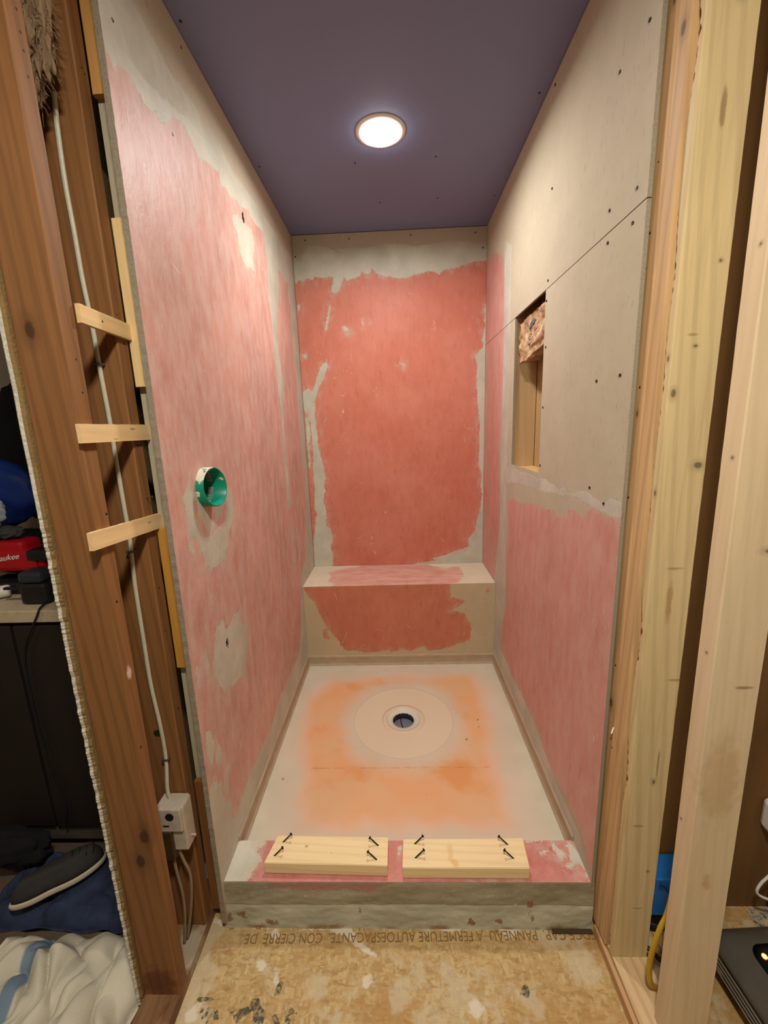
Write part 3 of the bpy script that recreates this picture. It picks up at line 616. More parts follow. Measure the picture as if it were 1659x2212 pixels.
curb = empty('shower_curb', (.5, 0, ZS))
tag(curb, 'low curb across the shower opening with pink top and grey mortar front', 'curb')
sheet('curb_top', ar(.0003, W - .0003, .006), ar(.0, .1193, .005), lambda u, v: (u, v, ZC + .0012 * mn.noise((u * 9, v * 9, 0))), (0, 0, -.04), M_CURBT, curb,
      attrs={'red': lambda U, V: sd(S['curb_red'], U, V), 'mud': lambda U, V: np.maximum(sd(S['curb_over'], U, V), sd([[(-.1, -.05), (.035, -.05), (.05, .02), (.075, .05), (.07, .075), (.045, .095), (.03, .15), (-.1, .15)]], U, V))})
def cfront(u, v):
    t = (ZC - v) / (ZC - ZS)
    k = max(0, min(1, (t - .47) / .10)); base = -.001 - .002 * k - .012 * max(0, t - .62) ** 1.3
    return (u, base + .0035 * mn.noise((u * 6, v * 25, 2)) * min(1, t * 3) + .0015 * mn.noise((u * 30, v * 60, 5)) * min(1, t * 3), v)
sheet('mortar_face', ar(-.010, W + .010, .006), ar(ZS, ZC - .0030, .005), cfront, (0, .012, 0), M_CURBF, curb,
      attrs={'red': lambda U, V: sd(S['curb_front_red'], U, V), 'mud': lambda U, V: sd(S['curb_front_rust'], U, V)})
MB().box(.925, 1.036, -.017, -.006, ZS + .0005, ZS + .005, .001).build('gap_shade_strip', plain('gap shade', lin(70, 58, 40), .8, .2, 40), curb)  # solid dark strip standing in for the shade of a gap at the curb foot

bench = empty('shower_bench', (.5, YB, 0))
tag(bench, 'built-in bench ledge at the back, red face and pale pink top', 'bench')
sheet('bench_top', ar(.0006, W - .0006, .006), ar(YF + .0006, YB - .001, .006), lambda u, v: (u, v, ZB), (0, 0, -.02), M_BTOP, bench,
      attrs={'red': lambda U, V: sd(S['bench_top'], U, V)})
sheet('bench_front', ar(.0006, W - .0006, .006), ar(.001, ZB - .0001, .006), lambda u, v: (u, YF, v), (0, .02, 0), M_BFRONT, bench,
      attrs={'red': lambda U, V: sd(S['bench_front'], U, V)})

# ================================================================ recessed light
rl = empty('recessed_light', (.50, .75, H))
tag(rl, 'round lit recessed light with white trim in the purple ceiling', 'light')
MB().lathe([(.066, .004), (.066, -.005), (.069, -.0062), (.078, -.0045), (.0875, -.0015), (.0875, -.0002)], (.50, .75, H), 64, caps=False).build('trim_ring', plain('warm white trim', lin(242, 238, 234), .4, .02), rl, True)
MB().lathe([(.066, -.006), (.062, -.012), (.050, -.0165), (.03, -.0185), (.0005, -.019)], (.50, .75, H), 48, caps=False).build('lens', emit('lit lens', (1, .93, .84), LENS), rl, True)

# ================================================================ green pipe stub and valve hole on the left wall
gp = empty('green_pipe', (0, .176, 1.147))
tag(gp, 'green plastic pipe stub sticking out of the left wall', 'pipe')
n = NT('green plastic with mud'); e = n.rng(n.m_('ADD', n.noise(45, 4), n.rng(n.dist((.005, .15, 1.19)), .06, .02, 0, .22)), .62, .66)
GREEN = n.done(n.mix(e, lin(8, 130, 104), lin(205, 196, 178)), .35)
ax = Matrix.Translation((0, .165, 1.147))
vs, fs = [], []; N = 56
for r, h in ((.0535, -.030), (.0535, .029), (.0527, .030), (.0505, .030), (.0497, .029), (.0497, -.030)):
    for k in range(N):
        a = 2 * math.pi * k / N; j = .0008 * mn.noise((math.cos(a) * 3, math.sin(a) * 3, h * 40)) if h > .02 else 0
        vs.append((h + j + (.009 * math.cos(a) - .003 * math.sin(a)) * (h > 0), .176 + r * math.cos(a), 1.147 + r * math.sin(a)))
for i in range(5):
    for k in range(N): fs.append((i * N + k, i * N + (k + 1) % N, (i + 1) * N + (k + 1) % N, (i + 1) * N + k))
mesh('sleeve', vs, fs, GREEN, gp, True)
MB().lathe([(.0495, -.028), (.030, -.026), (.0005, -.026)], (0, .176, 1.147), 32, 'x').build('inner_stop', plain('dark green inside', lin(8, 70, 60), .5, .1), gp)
sb = MB().lathe([(.011, -.035), (.011, -.004), (.008, -.004), (.008, -.035)], (0, .200, .668), 20, 'x').build('pipe_stub', plain('old copper', lin(70, 62, 50), .5, .3, 60, metal=.6))
tag(sb, 'small dark pipe end in the ragged hole low on the left wall', 'pipe')

# ================================================================ boards with screws on the curb
def cut_board(name, q, z0, z1, label, screws, knots, stains):
    root = empty(name, (q[0][0], q[0][1], z0)); tag(root, label, 'board', 'short boards lying on the curb')
    m = wood('pale pine on curb ' + label[:12], lin(226, 200, 150), lin(240, 218, 170), 'x', knots=knots, stains=stains, grain=.45, rough=.55)
    bm = bmesh.new()
    lo = [bm.verts.new((x, y, z0)) for x, y in q]; hi = [bm.verts.new((x, y, z1)) for x, y in q]
    bm.faces.new(lo[::-1]); bm.faces.new(hi)
    for i in range(4): bm.faces.new((lo[i], lo[(i + 1) % 4], hi[(i + 1) % 4], hi[i]))
    bmesh.ops.bevel(bm, geom=list(bm.edges), offset=.0016, segments=2, affect='EDGES')
    me = bpy.data.meshes.new('wood_block'); bm.to_mesh(me); bm.free(); link('wood_block', me, m, root)
    for (tx, ty), d in screws:
        # threaded shank leaning out of the board, flat bugle head
        dz = .023; dx = .024 * d; L = Vector((dx, .004, dz)); u = L.normalized()
        M = Matrix.Translation((tx, ty, z1 - .002)) @ u.to_track_quat('Z', 'Y').to_matrix().to_4x4()
        mb = MB(); ln = L.length + .003; prof = [(.0002, -.004)]
        k = 14
        for i in range(k + 1):
            h = ln * .75 * i / k; prof += [(.0017, h), (.0021, h + .0009)]
        prof += [(.0017, ln * .80), (.0017, ln - .004), (.0024, ln - .003), (.0046, ln), (.0046, ln + .0006), (.0015, ln + .0004), (.0002, ln - .0006)]
        mb.lathe(prof, (0, 0, 0), 12)
        mb.v = [tuple(M @ Vector(v)) for v in mb.v]
        mb.build('screw', M_SCREW, root, True)
b1 = [(.112, .022), (.467, .014), (.467, .098), (.130, .104)]
cut_board('wood_board', b1, ZC + .001, ZC + .038, 'left pale pine board on the curb with a small dark knot and four screws',
          [((.150, .083), 1), ((.135, .042), 1), ((.440, .072), -1), ((.437, .031), -1)], [(.225, .070, ZC + .038, .0030, (1, 1, 1))], [(.302, .050, ZC + .038, .0022, (1, 1, 1), lin(150, 80, 60))])
b2 = [(.509, .009), (.862, .008), (.868, .095), (.513, .092)]
cut_board('wood_board', b2, ZC + .001, ZC + .038, 'right pale pine board on the curb with a yellow stain and four screws',
          [((.545, .077), 1), ((.545, .036), 1), ((.820, .075), -1), ((.826, .035), -1)], [], [(.658, .020, ZC + .038, .014, (1, .8, 1), lin(206, 158, 70), .5), (.648, .050, ZC + .038, .012, (1, .3, 1), lin(206, 168, 100), .4)])

# ================================================================ left framing
OA, OB = lin(118, 78, 42), lin(146, 100, 58)
XS = -.054; XB = -.143
A0, A1 = -.1735, -.1354
B0, B1 = -.0242, .0136
ma = wood('orange brown stud', OA, OB, 'z', knots=[(-.112, A0, 1.478, .011), (-.070, A0, .40, .013), (-.090, A0, .33, .012)],
          nails=[(XS, -.150, y, .0022) for y in (1.985, 1.955, 1.925, 1.900, 1.865)] + [(XS, -.152, 1.43, .002), (XS, -.150, 1.372, .002), (XS, -.142, 1.14, .003), (XS, -.155, .96, .003), (XS, -.158, .62, .003)],
          stains=[(XS, -.155, .800, .010, (1, 1, .5), lin(214, 190, 176), .8), (-.100, A0, -.04, .06, (1, 1, 1), lin(70, 30, 18), .6)])
sa = lumber('wall_stud', XB, XS, A0, A1, ZS + .038, H - .001, ma)
tag(sa, 'wide brown stud at far left, in front of the cable, with a dark round knot', 'stud', 'bare studs of the left wall')
mb_ = wood('brown stud behind cable', lin(118, 78, 42), lin(146, 100, 58), 'z', nails=[(XS, -.005, 1.98, .002), (XS, .002, 1.975, .002), (XS, -.012, 1.54, .002), (XS, -.002, 1.485, .003), (XS, -.008, 1.27, .002), (XS, .002, 1.27, .002), (XS, -.007, .93, .0025), (XS, -.010, .82, .002), (XS, -.004, .60, .003)])
sb_ = lumber('wall_stud', XB, XS, B0, B1, ZS + .038, H - .001, mb_)
tag(sb_, 'brown stud just left of the pink wall, with the grey cable stapled on it', 'stud', 'bare studs of the left wall')
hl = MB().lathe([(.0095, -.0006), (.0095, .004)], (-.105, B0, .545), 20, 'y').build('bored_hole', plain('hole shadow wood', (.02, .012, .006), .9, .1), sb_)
# nail sticking out
MB().tube([(XS, -.004, 1.150), (XS + .016, -.008, 1.152)], .0012, 6, 1).lathe([(.0032, .0), (.0032, .001)], (XS + .016, -.008, 1.152), 10, 'x').build('nail', M_STEEL, sb_)
# stamp on the nearer stud
M_STAMP = plain('grey green ink', lin(92, 92, 66), .8, .3, 90)
stp = MB()
for k in range(40):
    pass
def ringm(cx, cz, rx, rz, w, y):
    vs, fs = [], []; N = 40
    for k in range(N):
        a = 2 * math.pi * k / N
        for s in (1, 1 - w): vs.append((cx + rx * s * math.cos(a), y, cz + rz * s * math.sin(a)))
    for k in range(N): a, b = 2 * k, 2 * ((k + 1) % N); fs.append((a, a + 1, b + 1, b))
    return vs, fs
v_, f_ = ringm(-.1265, 1.868, .011, .014, .18, A0 - .0004); st_ = mesh('grade_stamp', v_, f_, M_STAMP, sa)
text_mesh('8', .022, M_STAMP, 'stamp_lettering', sa, Matrix.Translation((-.1325, A0 - .0003, 1.860)) @ Matrix.Rotation(math.pi / 2, 4, 'X'), .012, .0001)
text_mesh('M', .016, M_STAMP, 'stamp_lettering', sa, Matrix.Translation((-.1135, A0 - .0003, 1.866)) @ Matrix.Rotation(math.pi / 2, 4, 'X'), .009, .0001)

pl = lumber('sole_plate', -.0, 1.0, 0, 1, 0, 1, ma) if False else None
mp_ = wood('dirty sole plate', lin(120, 84, 52), lin(158, 120, 82), 'y', stains=[(-.08, -.08, ZS + .038, .07, (1, 1, 1), lin(170, 158, 134), .85), (XS, -.2, ZS + .02, .05, (1, 1, 1), lin(80, 46, 28), .5)])
o = MB().box(XB, XS, -.60, .10, ZS + .0005, ZS + .0375, .002).build('sole_plate', mp_)
tag(o, 'dusty brown sole plate under the left studs', 'plate', 'sole plates on the floor')
# cable and its clips
M_CABLE = plain('grey cable sheath', lin(188, 184, 160), .4, .10, 80)
cpts = [(-.099, 1.925), (-.099, 1.915), (-.103, 1.857), (-.105, 1.772), (-.103, 1.691), (-.102, 1.607), (-.099, 1.55), (-.097, 1.497), (-.096, 1.428), (-.093, 1.323), (-.093, 1.233), (-.092, 1.14), (-.091, 1.054), (-.096, .953), (-.097, .812), (-.097, .688), (-.090, .571), (-.089, .476), (-.090, .392), (-.083, .352), (-.076, .325)]
cb = MB().tube([(x, B0 - .0065 - (.012 if z_ < .40 else 0) - (.01 if z_ < .34 else 0), z_) for x, z_ in cpts], .0050, 10, 5, .8).build('electrical_cable', M_CABLE, None, True)
tag(cb, 'long grey cable running down the cavity between the left studs', 'cable', 'electrical cables in the left wall')
for x, z_ in ((-.0965, 1.440), (-.0925, 1.030), (-.089, .476)):
    MB().box(x - .009, x + .009, B0 - .0135, B0 - .011, z_ - .002, z_ + .002, .0005).box(x - .009, x - .007, B0 - .0130, B0 + .0, z_ - .002, z_ + .002).box(x + .007, x + .009, B0 - .0130, B0 + .0, z_ - .002, z_ + .002).build('cable_staple', M_STEEL, cb)
# junction box
jb = empty('electrical_box', (-.075, -.05, .30))
tag(jb, 'small pale metal box low between the left studs with cables entering', 'electrical box')
M_BOXP = plain('paint spattered metal', lin(186, 174, 156), .6, .2, 40)
MB().box(-.110, -.044, -.078, -.0265, .300, .368, .003).box(-.0795, -.040, -.0705, -.0275, .235, .3665, .004).build('box_body', M_BOXP, jb)
MB().lathe([(.0105, -.0008), (.0105, .0008)], (-.072, -.0785, .347), 20, 'y').box(-.092, -.076, -.0797, -.078, .318, .322, .001, Matrix.Rotation(0, 4, 'Y')).build('knockout_hole', M_BLACK, jb)
MB().box(-.112, -.074, -.079, -.0285, .212, .2995, .003).build('device_body', plain('brown bakelite', lin(70, 50, 28), .5, .2), jb)
MB().tube([(-.045, -.050, .262), (-.028, -.050, .262)], .0025, 8, 1).build('clamp_screw', M_BOXP, jb)
c2 = [[(-.079, .236), (-.073, .215), (-.066, .185), (-.056, .150), (-.057, .105), (-.066, .04), (-.078, -.02), (-.092, -.079)], [(-.082, .236), (-.085, .205), (-.083, .16), (-.078, .10), (-.079, .04), (-.087, -.03), (-.095, -.079)]]
for pts, lb, dy in ((c2[0], 'grey cable leaving the left box, the right of two', -.058), (c2[1], 'grey cable leaving the left box, the left of two', -.068)):
    tag(MB().tube([(x, dy, z_) for x, z_ in pts], .0042, 8, 5, .8).build('electrical_cable', plain('dusty cable', lin(140, 120, 96), .6, .15), None, True), lb, 'cable', 'electrical cables in the left wall')
# laths
PL, PH = lin(214, 178, 124), lin(232, 200, 150)
def lath(z0, z1, y0, y1, tilt, label, stains=()):
    m = wood('pale lath ' + label[:8], PL, PH, 'y', stains=stains, grain=.7, ring=.2)
    n_ = 24; vs, fs = [], []
    for i in range(n_ + 1):
        y = y0 + (y1 - y0) * i / n_; dz = tilt * (y - y0)
        r1 = .0008 * mn.noise((y * 90, z0 * 50, 3))
        for x, z_ in ((XS + .0003, z0 + dz), (XS + .009, z0 + dz), (XS + .009, z1 + dz + r1), (XS + .0003, z1 + dz + r1)): vs.append((x, y, z_))
    for i in range(n_):
        for k in range(4): fs.append((i * 4 + k, i * 4 + (k + 1) % 4, i * 4 + 4 + (k + 1) % 4, i * 4 + 4 + k))
    fs += [(3, 2, 1, 0), tuple(n_ * 4 + k for k in range(4))]
    o = mesh('wood_lath', vs, fs, m); tag(o, label, 'lath', 'pale laths nailed across the left studs'); return o
XL = XS + .009
lath(1.497, 1.530, -.133, .052, -.02, 'topmost of the three pale laths across the left studs', [(XL, -.075, 1.512, .003, (1, 1, 1), (.02, .015, .01), .9)])
lath(1.280, 1.3145, -.183, .052, 0, 'middle of the three pale laths across the left studs', [(XL, -.03, 1.305, .006, (1, .5, 2), lin(130, 84, 40), .6), (XL, -.09, 1.285, .005, (1, .5, 2), lin(130, 84, 40), .5)])
lath(1.082, 1.1165, -.203, .052, -.045, 'lowest of the three pale laths across the left studs', [(XL, -.02, 1.095, .006, (1, .6, 2), lin(130, 84, 40), .6)])
# old drywall strip and furring pieces behind the pink board
o = MB().box(XS + .0005, -.0142, .0300, .16, ZS + .04, H - .001, .0005).build('drywall_strip', plain('old grey drywall', lin(176, 164, 138), .85, .06, 12, bump=.1))
tag(o, 'strip of old grey drywall between left stud and pink board', 'drywall')
def furr(x1, y0, y1, z0, z1, a, b, label, grp='wood furring pieces beside the pink board', name='furring_strip'):
    o = lumber(name, XS + .0002, x1, y0, y1, z0, z1, wood('furring ' + label[:10], a, b, 'z', grain=.6, ring=.2), seg=.04); tag(o, label, 'furring strip', grp); return o
furr(-.0142, .0142, .0292, 1.397, 1.733, lin(214, 180, 122), lin(232, 204, 150), 'pale furring strip beside the pink board, behind the topmost lath')
furr(-.0142, .0142, .0292, .705, 1.072, lin(176, 124, 48), lin(204, 150, 66), 'yellow furring strip beside the pink board, below the lowest lath')
furr(-.0142, .0142, .0292, 1.950, H - .002, lin(186, 134, 70), lin(210, 160, 92), 'orange furring block at the top of the left studs')
furr(-.0142, .0142, .0292, ZS + .04, .36, lin(104, 66, 34), lin(138, 92, 50), 'dark furring strip beside the bottom of the pink board')
# insulation tuft
def blob(name, c, r, seed, mat, amp=.35, n_=5, lab=None, cat=None):
    bm = bmesh.new(); bmesh.ops.create_icosphere(bm, subdivisions=n_, radius=1)
    for v in bm.verts:
        p = v.co.copy(); k = 1 + amp * (mn.noise(p * 2.2 + Vector((seed, 0, 0))) + .6 * mn.noise(Vector((p.x * 9, p.y * 9, p.z * 2.5)) + Vector((0, seed, 0))))
        v.co = Vector((c[0] + p.x * r[0] * k, c[1] + p.y * r[1] * k, c[2] + p.z * r[2] * k))
    me = bpy.data.meshes.new(name); bm.to_mesh(me); bm.free()
    o = link(name, me, mat, None, True)
    if lab: tag(o, lab, cat)
    return o
n = NT('brown mineral wool'); f = n.noise(70, 6, n.mp((1, 1, .25)), .7, 1.5); n.bump(n.noise(120, 6, n.mp((1, 1, .3)), .75, 2), .9, .006)
M_WOOL = n.done(n.mix(f, lin(84, 56, 34), lin(196, 164, 128)), 1.0)
ins = blob('insulation_tuft', (-.088, -.078, 2.02), (.034, .024, .115), 3, M_WOOL, .45, 5, 'tuft of brown fibre insulation hanging at the top between left studs', 'insulation')
bm = bmesh.new(); bm.from_mesh(ins.data); vl = [(v.co.copy(), v.normal.copy()) for v in bm.verts]; bm.free()
rr = random.Random(2); mb2 = MB()
for i in range(420):
    p, nn = rr.choice(vl); d = (nn + Vector((rr.uniform(-.6, .6), rr.uniform(-.6, .6), rr.uniform(-1.6, .2)))).normalized()
    L = rr.uniform(.008, .022); m1 = p + d * L * .5 + Vector((rr.uniform(-1, 1), rr.uniform(-1, 1), 0)) * .003
    mb2.tube([p - nn * .002, m1, p + d * L + Vector((0, 0, -.003))], .00045, 3, 2)
tag(mb2.build('fibre', M_WOOL, ins), kind='stuff')

# jagged drywall of the next room, on the far face of the left studs
n = NT('drywall with broken edge'); sp = n.t.nodes.new('ShaderNodeSeparateXYZ'); n.t.links.new(n.pos(), sp.inputs[0])
gy = n.mix(n.noise(160, 4), lin(150, 142, 122), lin(226, 222, 208)); n.bump(n.noise(200, 4), .8, .002)
pap = n.mix(n.noise(40, 3), lin(112, 88, 52), lin(140, 112, 70))
M_JAG = n.done(n.mix(n.rng(sp.outputs[0], -.1500, -.1490, smooth=False), gy, pap), .9)
vs, fs = [], []; N = 1100
for i in range(N + 1):
    z_ = ZS + .02 + (H - ZS - .021) * i / N
    sm = 1.15 < z_ ; j = .0022 * mn.noise((0, 0, z_ * 9)) + (.0022 if not sm else .0006) * mn.noise((5, 0, z_ * 60)) + (.0014 if not sm else 0) * mn.noise((9, 0, z_ * 190))
    f0 = -.1835 + j
    for x, y in ((-.1435, f0 + .004 + j), (-.1500, f0 + .001), (-.1555, f0 + j * .7), (-.1585, f0 + .002), (-.1590, .80), (-.1440, .80)): vs.append((x, y, z_))
for i in range(N):
    for k in range(6): a, b = i * 6 + k, i * 6 + (k + 1) % 6; fs.append((a, a + 6, b + 6, b))
fs += [tuple(range(6)), tuple(range(N * 6, N * 6 + 6))[::-1]]
struct(mesh('wall_partition', vs, fs, M_JAG))

# ================================================================ right framing

XR = W + CT + .004
mc = wood('knotty warm stud', lin(184, 144, 98), lin(210, 172, 122), 'z', knots=[(XR, -.012, 2.02, .006), (XR, -.006, 1.30, .004), (XR, .000, .60, .008)],
          nails=[(XR, .004, 1.651, .003), (XR, .008, 1.588, .0028), (XR, -.005, 1.77, .002), (XR, -.007, 1.354, .003), (XR, .009, 1.192, .003), (XR, .001, 1.117, .003), (XR, -.005, .705, .003), (XR, -.035, .545, .003), (XR, -.012, .508, .0025), (XR, -.020, .488, .0025), (XR, .008, .462, .0025)])
o = lumber('wall_stud', XR, XR + .089, -.0256, .0124, ZS + .038, H - .001, mc)
tag(o, 'orange knotty stud touching the front edge of the right grey board', 'stud', 'bare studs of the right wall')
MB().tube([(XR, -.020, .545), (XR - .010, -.030, .536)], .0018, 8, 1).build('nail', plain('bright nail', lin(220, 205, 170), .5, .1), o)
mc2 = wood('second warm stud', lin(190, 150, 102), lin(214, 178, 130), 'z', knots=[(XR, -.045, 1.95, .008)])
o = lumber('wall_stud', XR + .001, XR + .090, -.0640, -.0262, ZS + .038, H - .001, mc2)
tag(o, 'narrow warm stud squeezed between the knotty stud and the ragged-edged stud', 'stud', 'bare studs of the right wall')
XD, D0, D1 = 1.0494, -.0896, -.0645
def wane(z_, k):
    if k not in (3, ): return 0
    a = max(0, mn.noise((3, 0, z_ * 5.5)) + .15)
    return a * .030 * (.6 + .8 * abs(mn.noise((0, 7, z_ * 45)))) + .002 * abs(mn.noise((1, 1, z_ * 110)))
md = wood('yellow ragged stud', lin(196, 172, 124), lin(220, 198, 150), 'z',
          knots=[(1.105, D0, 1.96, .007, (1, 1, .8)), (1.120, D0, 1.565, .0035, (1, 1, 1)), (1.092, D0, 1.42, .004, (1, 1, 1.4)), (1.122, D0, 1.195, .009, (1, 1, 1.2)), (1.060, D0, 1.335, .005), (1.105, D0, .455, .004), (1.115, D0, .195, .0035, (1, 1, 1)), (XD, -.08, 1.40, .004), (XD, -.08, 1.14, .004)],
          stains=[(1.118, D0, 1.985, .007, (.35, 1, 1.6), lin(130, 88, 44), .55), (1.085, D0, 1.44, .006, (.4, 1, 1.5), lin(120, 84, 44), .5), (1.095, D0, 1.80, .010, (1.6, 1, .25), lin(110, 76, 36), .6), (1.10, D0, .98, .008, (.3, 1, 1.6), lin(130, 94, 54), .5), (1.128, D0, .72, .008, (.3, 1, 1.6), lin(130, 94, 54), .5), (1.095, D0, .90, .012, (1.5, 1, .2), lin(150, 98, 46), .5), (1.110, D0, .50, .006, (2, 1, .12), lin(110, 74, 40), .6), (1.08, D0, .33, .006, (.3, 1, 1.6), lin(130, 94, 54), .5), (1.10, D0, .08, .006, (.3, 1, 1.6), lin(130, 94, 54), .45)], ring=.25)
o = lumber('wall_stud', XD, XD + .089, D0, D1, ZS + .038, H - .001, md, wane=wane, seg=.006)
tag(o, 'yellow stud with a ragged bark edge, between the knotty stud and rightmost stud', 'stud', 'bare studs of the right wall')
XE, E0 = 1.0892, -.2312
me_ = wood('pinkish white stud', lin(204, 178, 140), lin(222, 200, 162), 'z',
           knots=[(XE, -.214, 1.545, .0035, (1, 1, 1)), (XE, -.214, 1.22, .0035, (1, 1, 1)), (XE, -.214, .86, .003, (1, 1, 1)), (XE, -.205, .48, .003, (1, 1, 1)), (1.160, E0, 1.06, .006, (.5, 1, 1.2)), (1.125, E0, .20, .003, (1, 1, 1)), (1.14, E0, .11, .003, (.6, 1, 1.3))],
           stains=[(1.130, E0, .36, .014, (1, 1, .4), lin(168, 116, 60), .5), (1.150, E0, .80, .008, (.35, 1, 1.6), lin(120, 88, 48), .7), (1.150, E0, -.005, .008, (.3, 1, 1.5), lin(130, 92, 40), .7), (1.13, E0, .60, .05, (1, 1, .4), lin(180, 146, 98), .5)], ring=.15, grain=.7)
o = lumber('wall_stud', XE, XE + .089, E0, E0 + .042, ZS + .0385, H - .001, me_, lean=(0, .022))
tag(o, 'rightmost and nearest pale stud, standing clear in front of the others', 'stud', 'bare studs of the right wall')
mpr = wood('pale sole plate', lin(196, 164, 122), lin(218, 186, 142), 'y', stains=[(1.13, -.01, ZS + .038, .055, (1, .8, 1), lin(60, 48, 38), .85)])
o = MB().box(1.050, 1.139, -.62, .054, ZS + .0005, ZS + .0375, .002).build('sole_plate', mpr)
tag(o, 'pale sole plate under the right studs', 'plate', 'sole plates on the floor')
o = MB().box(1.0385, 1.0492, -.60, -.012, ZS + .0005, ZS + .030, .001).build('wood_trim_strip', wood('trim strip', lin(176, 134, 92), lin(204, 164, 118), 'y'))
tag(o, 'thin wooden strip on the floor along the right sole plate', 'wood strip')

# recess in the right wall
XI = W + CT
ms = wood('recess wood', lin(190, 158, 112), lin(208, 178, 132), 'z', grain=.6, ring=.2)
o = lumber('wall_stud', XI + .001, XI + .090, N1 + .006, N1 + .044, ZS + .04, H - .001, ms, seg=.1)
tag(o, 'pale stud seen at the far side inside the wall opening', 'stud', 'studs inside the wall opening')
o = lumber('wall_stud', XI + .001, XI + .090, N0 - .040, N0 - .003, ZS + .04, H - .001, ms, seg=.1)
tag(o, 'stud at the near side of the wall opening, behind the grey board', 'stud', 'studs inside the wall opening')
o = MB().box(XI + .001, XI + .090, N0 - .002, N1 + .005, NZ - .045, NZ - .008, .002).build('wood_block', wood('recess sill', lin(196, 156, 96), lin(218, 182, 124), 'y'))
tag(o, 'wood block forming the sill of the wall opening', 'wood block')
o = MB().box(XI + .0915, XI + .104, N0 - .04, N1 + .044, ZS + .04, H - .001).build('backing_board', plain('tan backing board', lin(178, 146, 100), .8, .06, 10))
tag(o, 'tan backing board at the back of the wall opening', 'board')
# paper-faced insulation in the top of the recess
n = NT('brown kraft paper'); cr = n.noise(26, 5, rough=.6, dist=.8); n.bump(n.m_('ADD', cr, n.noise(70, 4)), .8, .006)
M_KRAFT = n.done(n.mix(n.rng(cr, .35, .65), lin(150, 116, 84), lin(196, 162, 124)), .75)
nu, nv = 44, 34
vs, fs = [], []
def kr(u, v):
    y = N0 + .004 + (N1 - N0 - .012) * u; top = 1.694 - .010 * u + .005 * mn.noise((u * 9, 0, 1)); bot = 1.568 - .036 * u + .008 * mn.noise((u * 5, 3, 1)) - (.022 * math.exp(-((u - .62) / .2) ** 2))
    z_ = bot + (top - bot) * v
    x = XI + .006 + .010 * mn.noise((u * 5, v * 4, 2)) + .006 * abs(mn.noise((u * 11, v * 9, 4))) + .010 * (1 - v) ** 2 * math.sin(u * 7)
    return (max(x, XI - .004), y, z_)
for i in range(nu + 1):
    for j in range(nv + 1): vs.append(kr(i / nu, j / nv))
NV = len(vs)
vs += [(x + .055, y, z_ + .004) for x, y, z_ in vs]
I = lambda i, j: i * (nv + 1) + j
for i in range(nu):
    for j in range(nv):
        q = (I(i, j), I(i, j + 1), I(i + 1, j + 1), I(i + 1, j)); fs.append(q); fs.append(tuple(k + NV for k in q[::-1]))
for i in range(nu):
    for j in (0, nv): a, b = I(i, j), I(i + 1, j); fs.append((a, b, b + NV, a + NV))
for j in range(nv):
    for i in (0, nu): a, b = I(i, j), I(i, j + 1); fs.append((a, b, b + NV, a + NV))
kb = mesh('insulation_batt', vs, fs, M_KRAFT, None, True)
tag(kb, 'crumpled brown paper insulation stuffed in the top of the wall opening', 'insulation')
# turned-up paper flap
vs, fs = [], []
for i in range(15):
    u = i / 14
    for j in range(6):
        v = j / 5; y = N0 + .006 + .15 * u; z_ = 1.566 + .045 * (1 - u) * v + .008 * u + .004 * mn.noise((u * 6, v * 4, 0)) - .012 * u
        vs.append((XI - .004 - .012 * math.sin(v * 2.4) * (1 - u * .5) + .003 * mn.noise((u * 9, v * 9, 3)), y, z_))
for i in range(14):
    for j in range(5): a = i * 6 + j; fs.append((a, a + 1, a + 7, a + 6))
fp = mesh('paper_flap', vs, fs, plain('pale paper inside', lin(214, 180, 150), .8, .1, 40, bump=.3), kb, True)
sm_ = fp.modifiers.new('thick', 'SOLIDIFY'); sm_.thickness = .0012
M_BLUEINK = plain('blue ink', lin(96, 100, 124), .8, .2, 60)
def onk(M_, body, size, wd, name):
    t = text_mesh(body, size, M_BLUEINK, name, kb, Matrix.Identity(4), wd, .0002)
    for v in t.data.vertices:
        p = M_ @ v.co.copy(); u = (p.y - N0 - .004) / (N1 - N0 - .012)
        top = 1.694 - .010 * u; bot = 1.568 - .036 * u
        q = kr(u, max(0, min(1, (p.z - bot) / (top - bot)))); v.co = (q[0] - .0012, p.y, p.z)
    return t
MT = Matrix(((0, 0, 1, 0), (0, -1, 0, .765), (-1, 0, 0, 1.630), (0, 0, 0, 1)))
onk(MT, 'KNAUF', .034, .062, 'printed_lettering')
vs = []
for (y, z_) in [(.735, 1.665), (.705, 1.660), (.700, 1.645), (.745, 1.638), (.760, 1.632), (.772, 1.640), (.745, 1.655)]: 
    u = (y - N0 - .004) / (N1 - N0 - .012); q = kr(u, max(0, min(1, (z_ - 1.568 + .036 * u) / (.126 + .026 * u)))); vs.append((q[0] - .004, y, z_))
mesh('printed_mark', vs, [tuple(range(7))], M_BLUEINK, kb)

# ================================================================ things seen past the left partition
cab = empty('base_cabinet', (-1.2, .22, ZS)); tag(cab, 'dark base cabinet under the pale countertop in the room at left', 'cabinet')
M_CAB = plain('near black cabinet', lin(34, 28, 26), .6, .1, 10)
MB().box(-2.0, -.20, .222, .80, -.018, .748, .002).build('cabinet_body', M_CAB, cab)
for k in range(4): MB().box(-1.98 + k * .44, -1.55 + k * .44, .204, .2215, .0, .735, .003).build('door', plain('dark cabinet door', lin(38, 31, 28), .5, .1, 10), cab)
MB().box(-2.0, -.20, .224, .30, -.075, -.0185, .001).build('toe_board', plain('worn toe board', lin(84, 76, 64), .7, .15, 20), cab)
MB().box(-2.0, -.20, .262, .79, ZS + .001, -.076, .001).build('plinth', M_CAB, cab)
o = MB().box(-2.0, -.18, .195, .81, .7495, .788, .003).build('countertop', plain('pale speckled counter', lin(190, 172, 142), .4, .12, 60))
tag(o, 'pale countertop with tools on it in the room at left', 'countertop')
ZT = .789
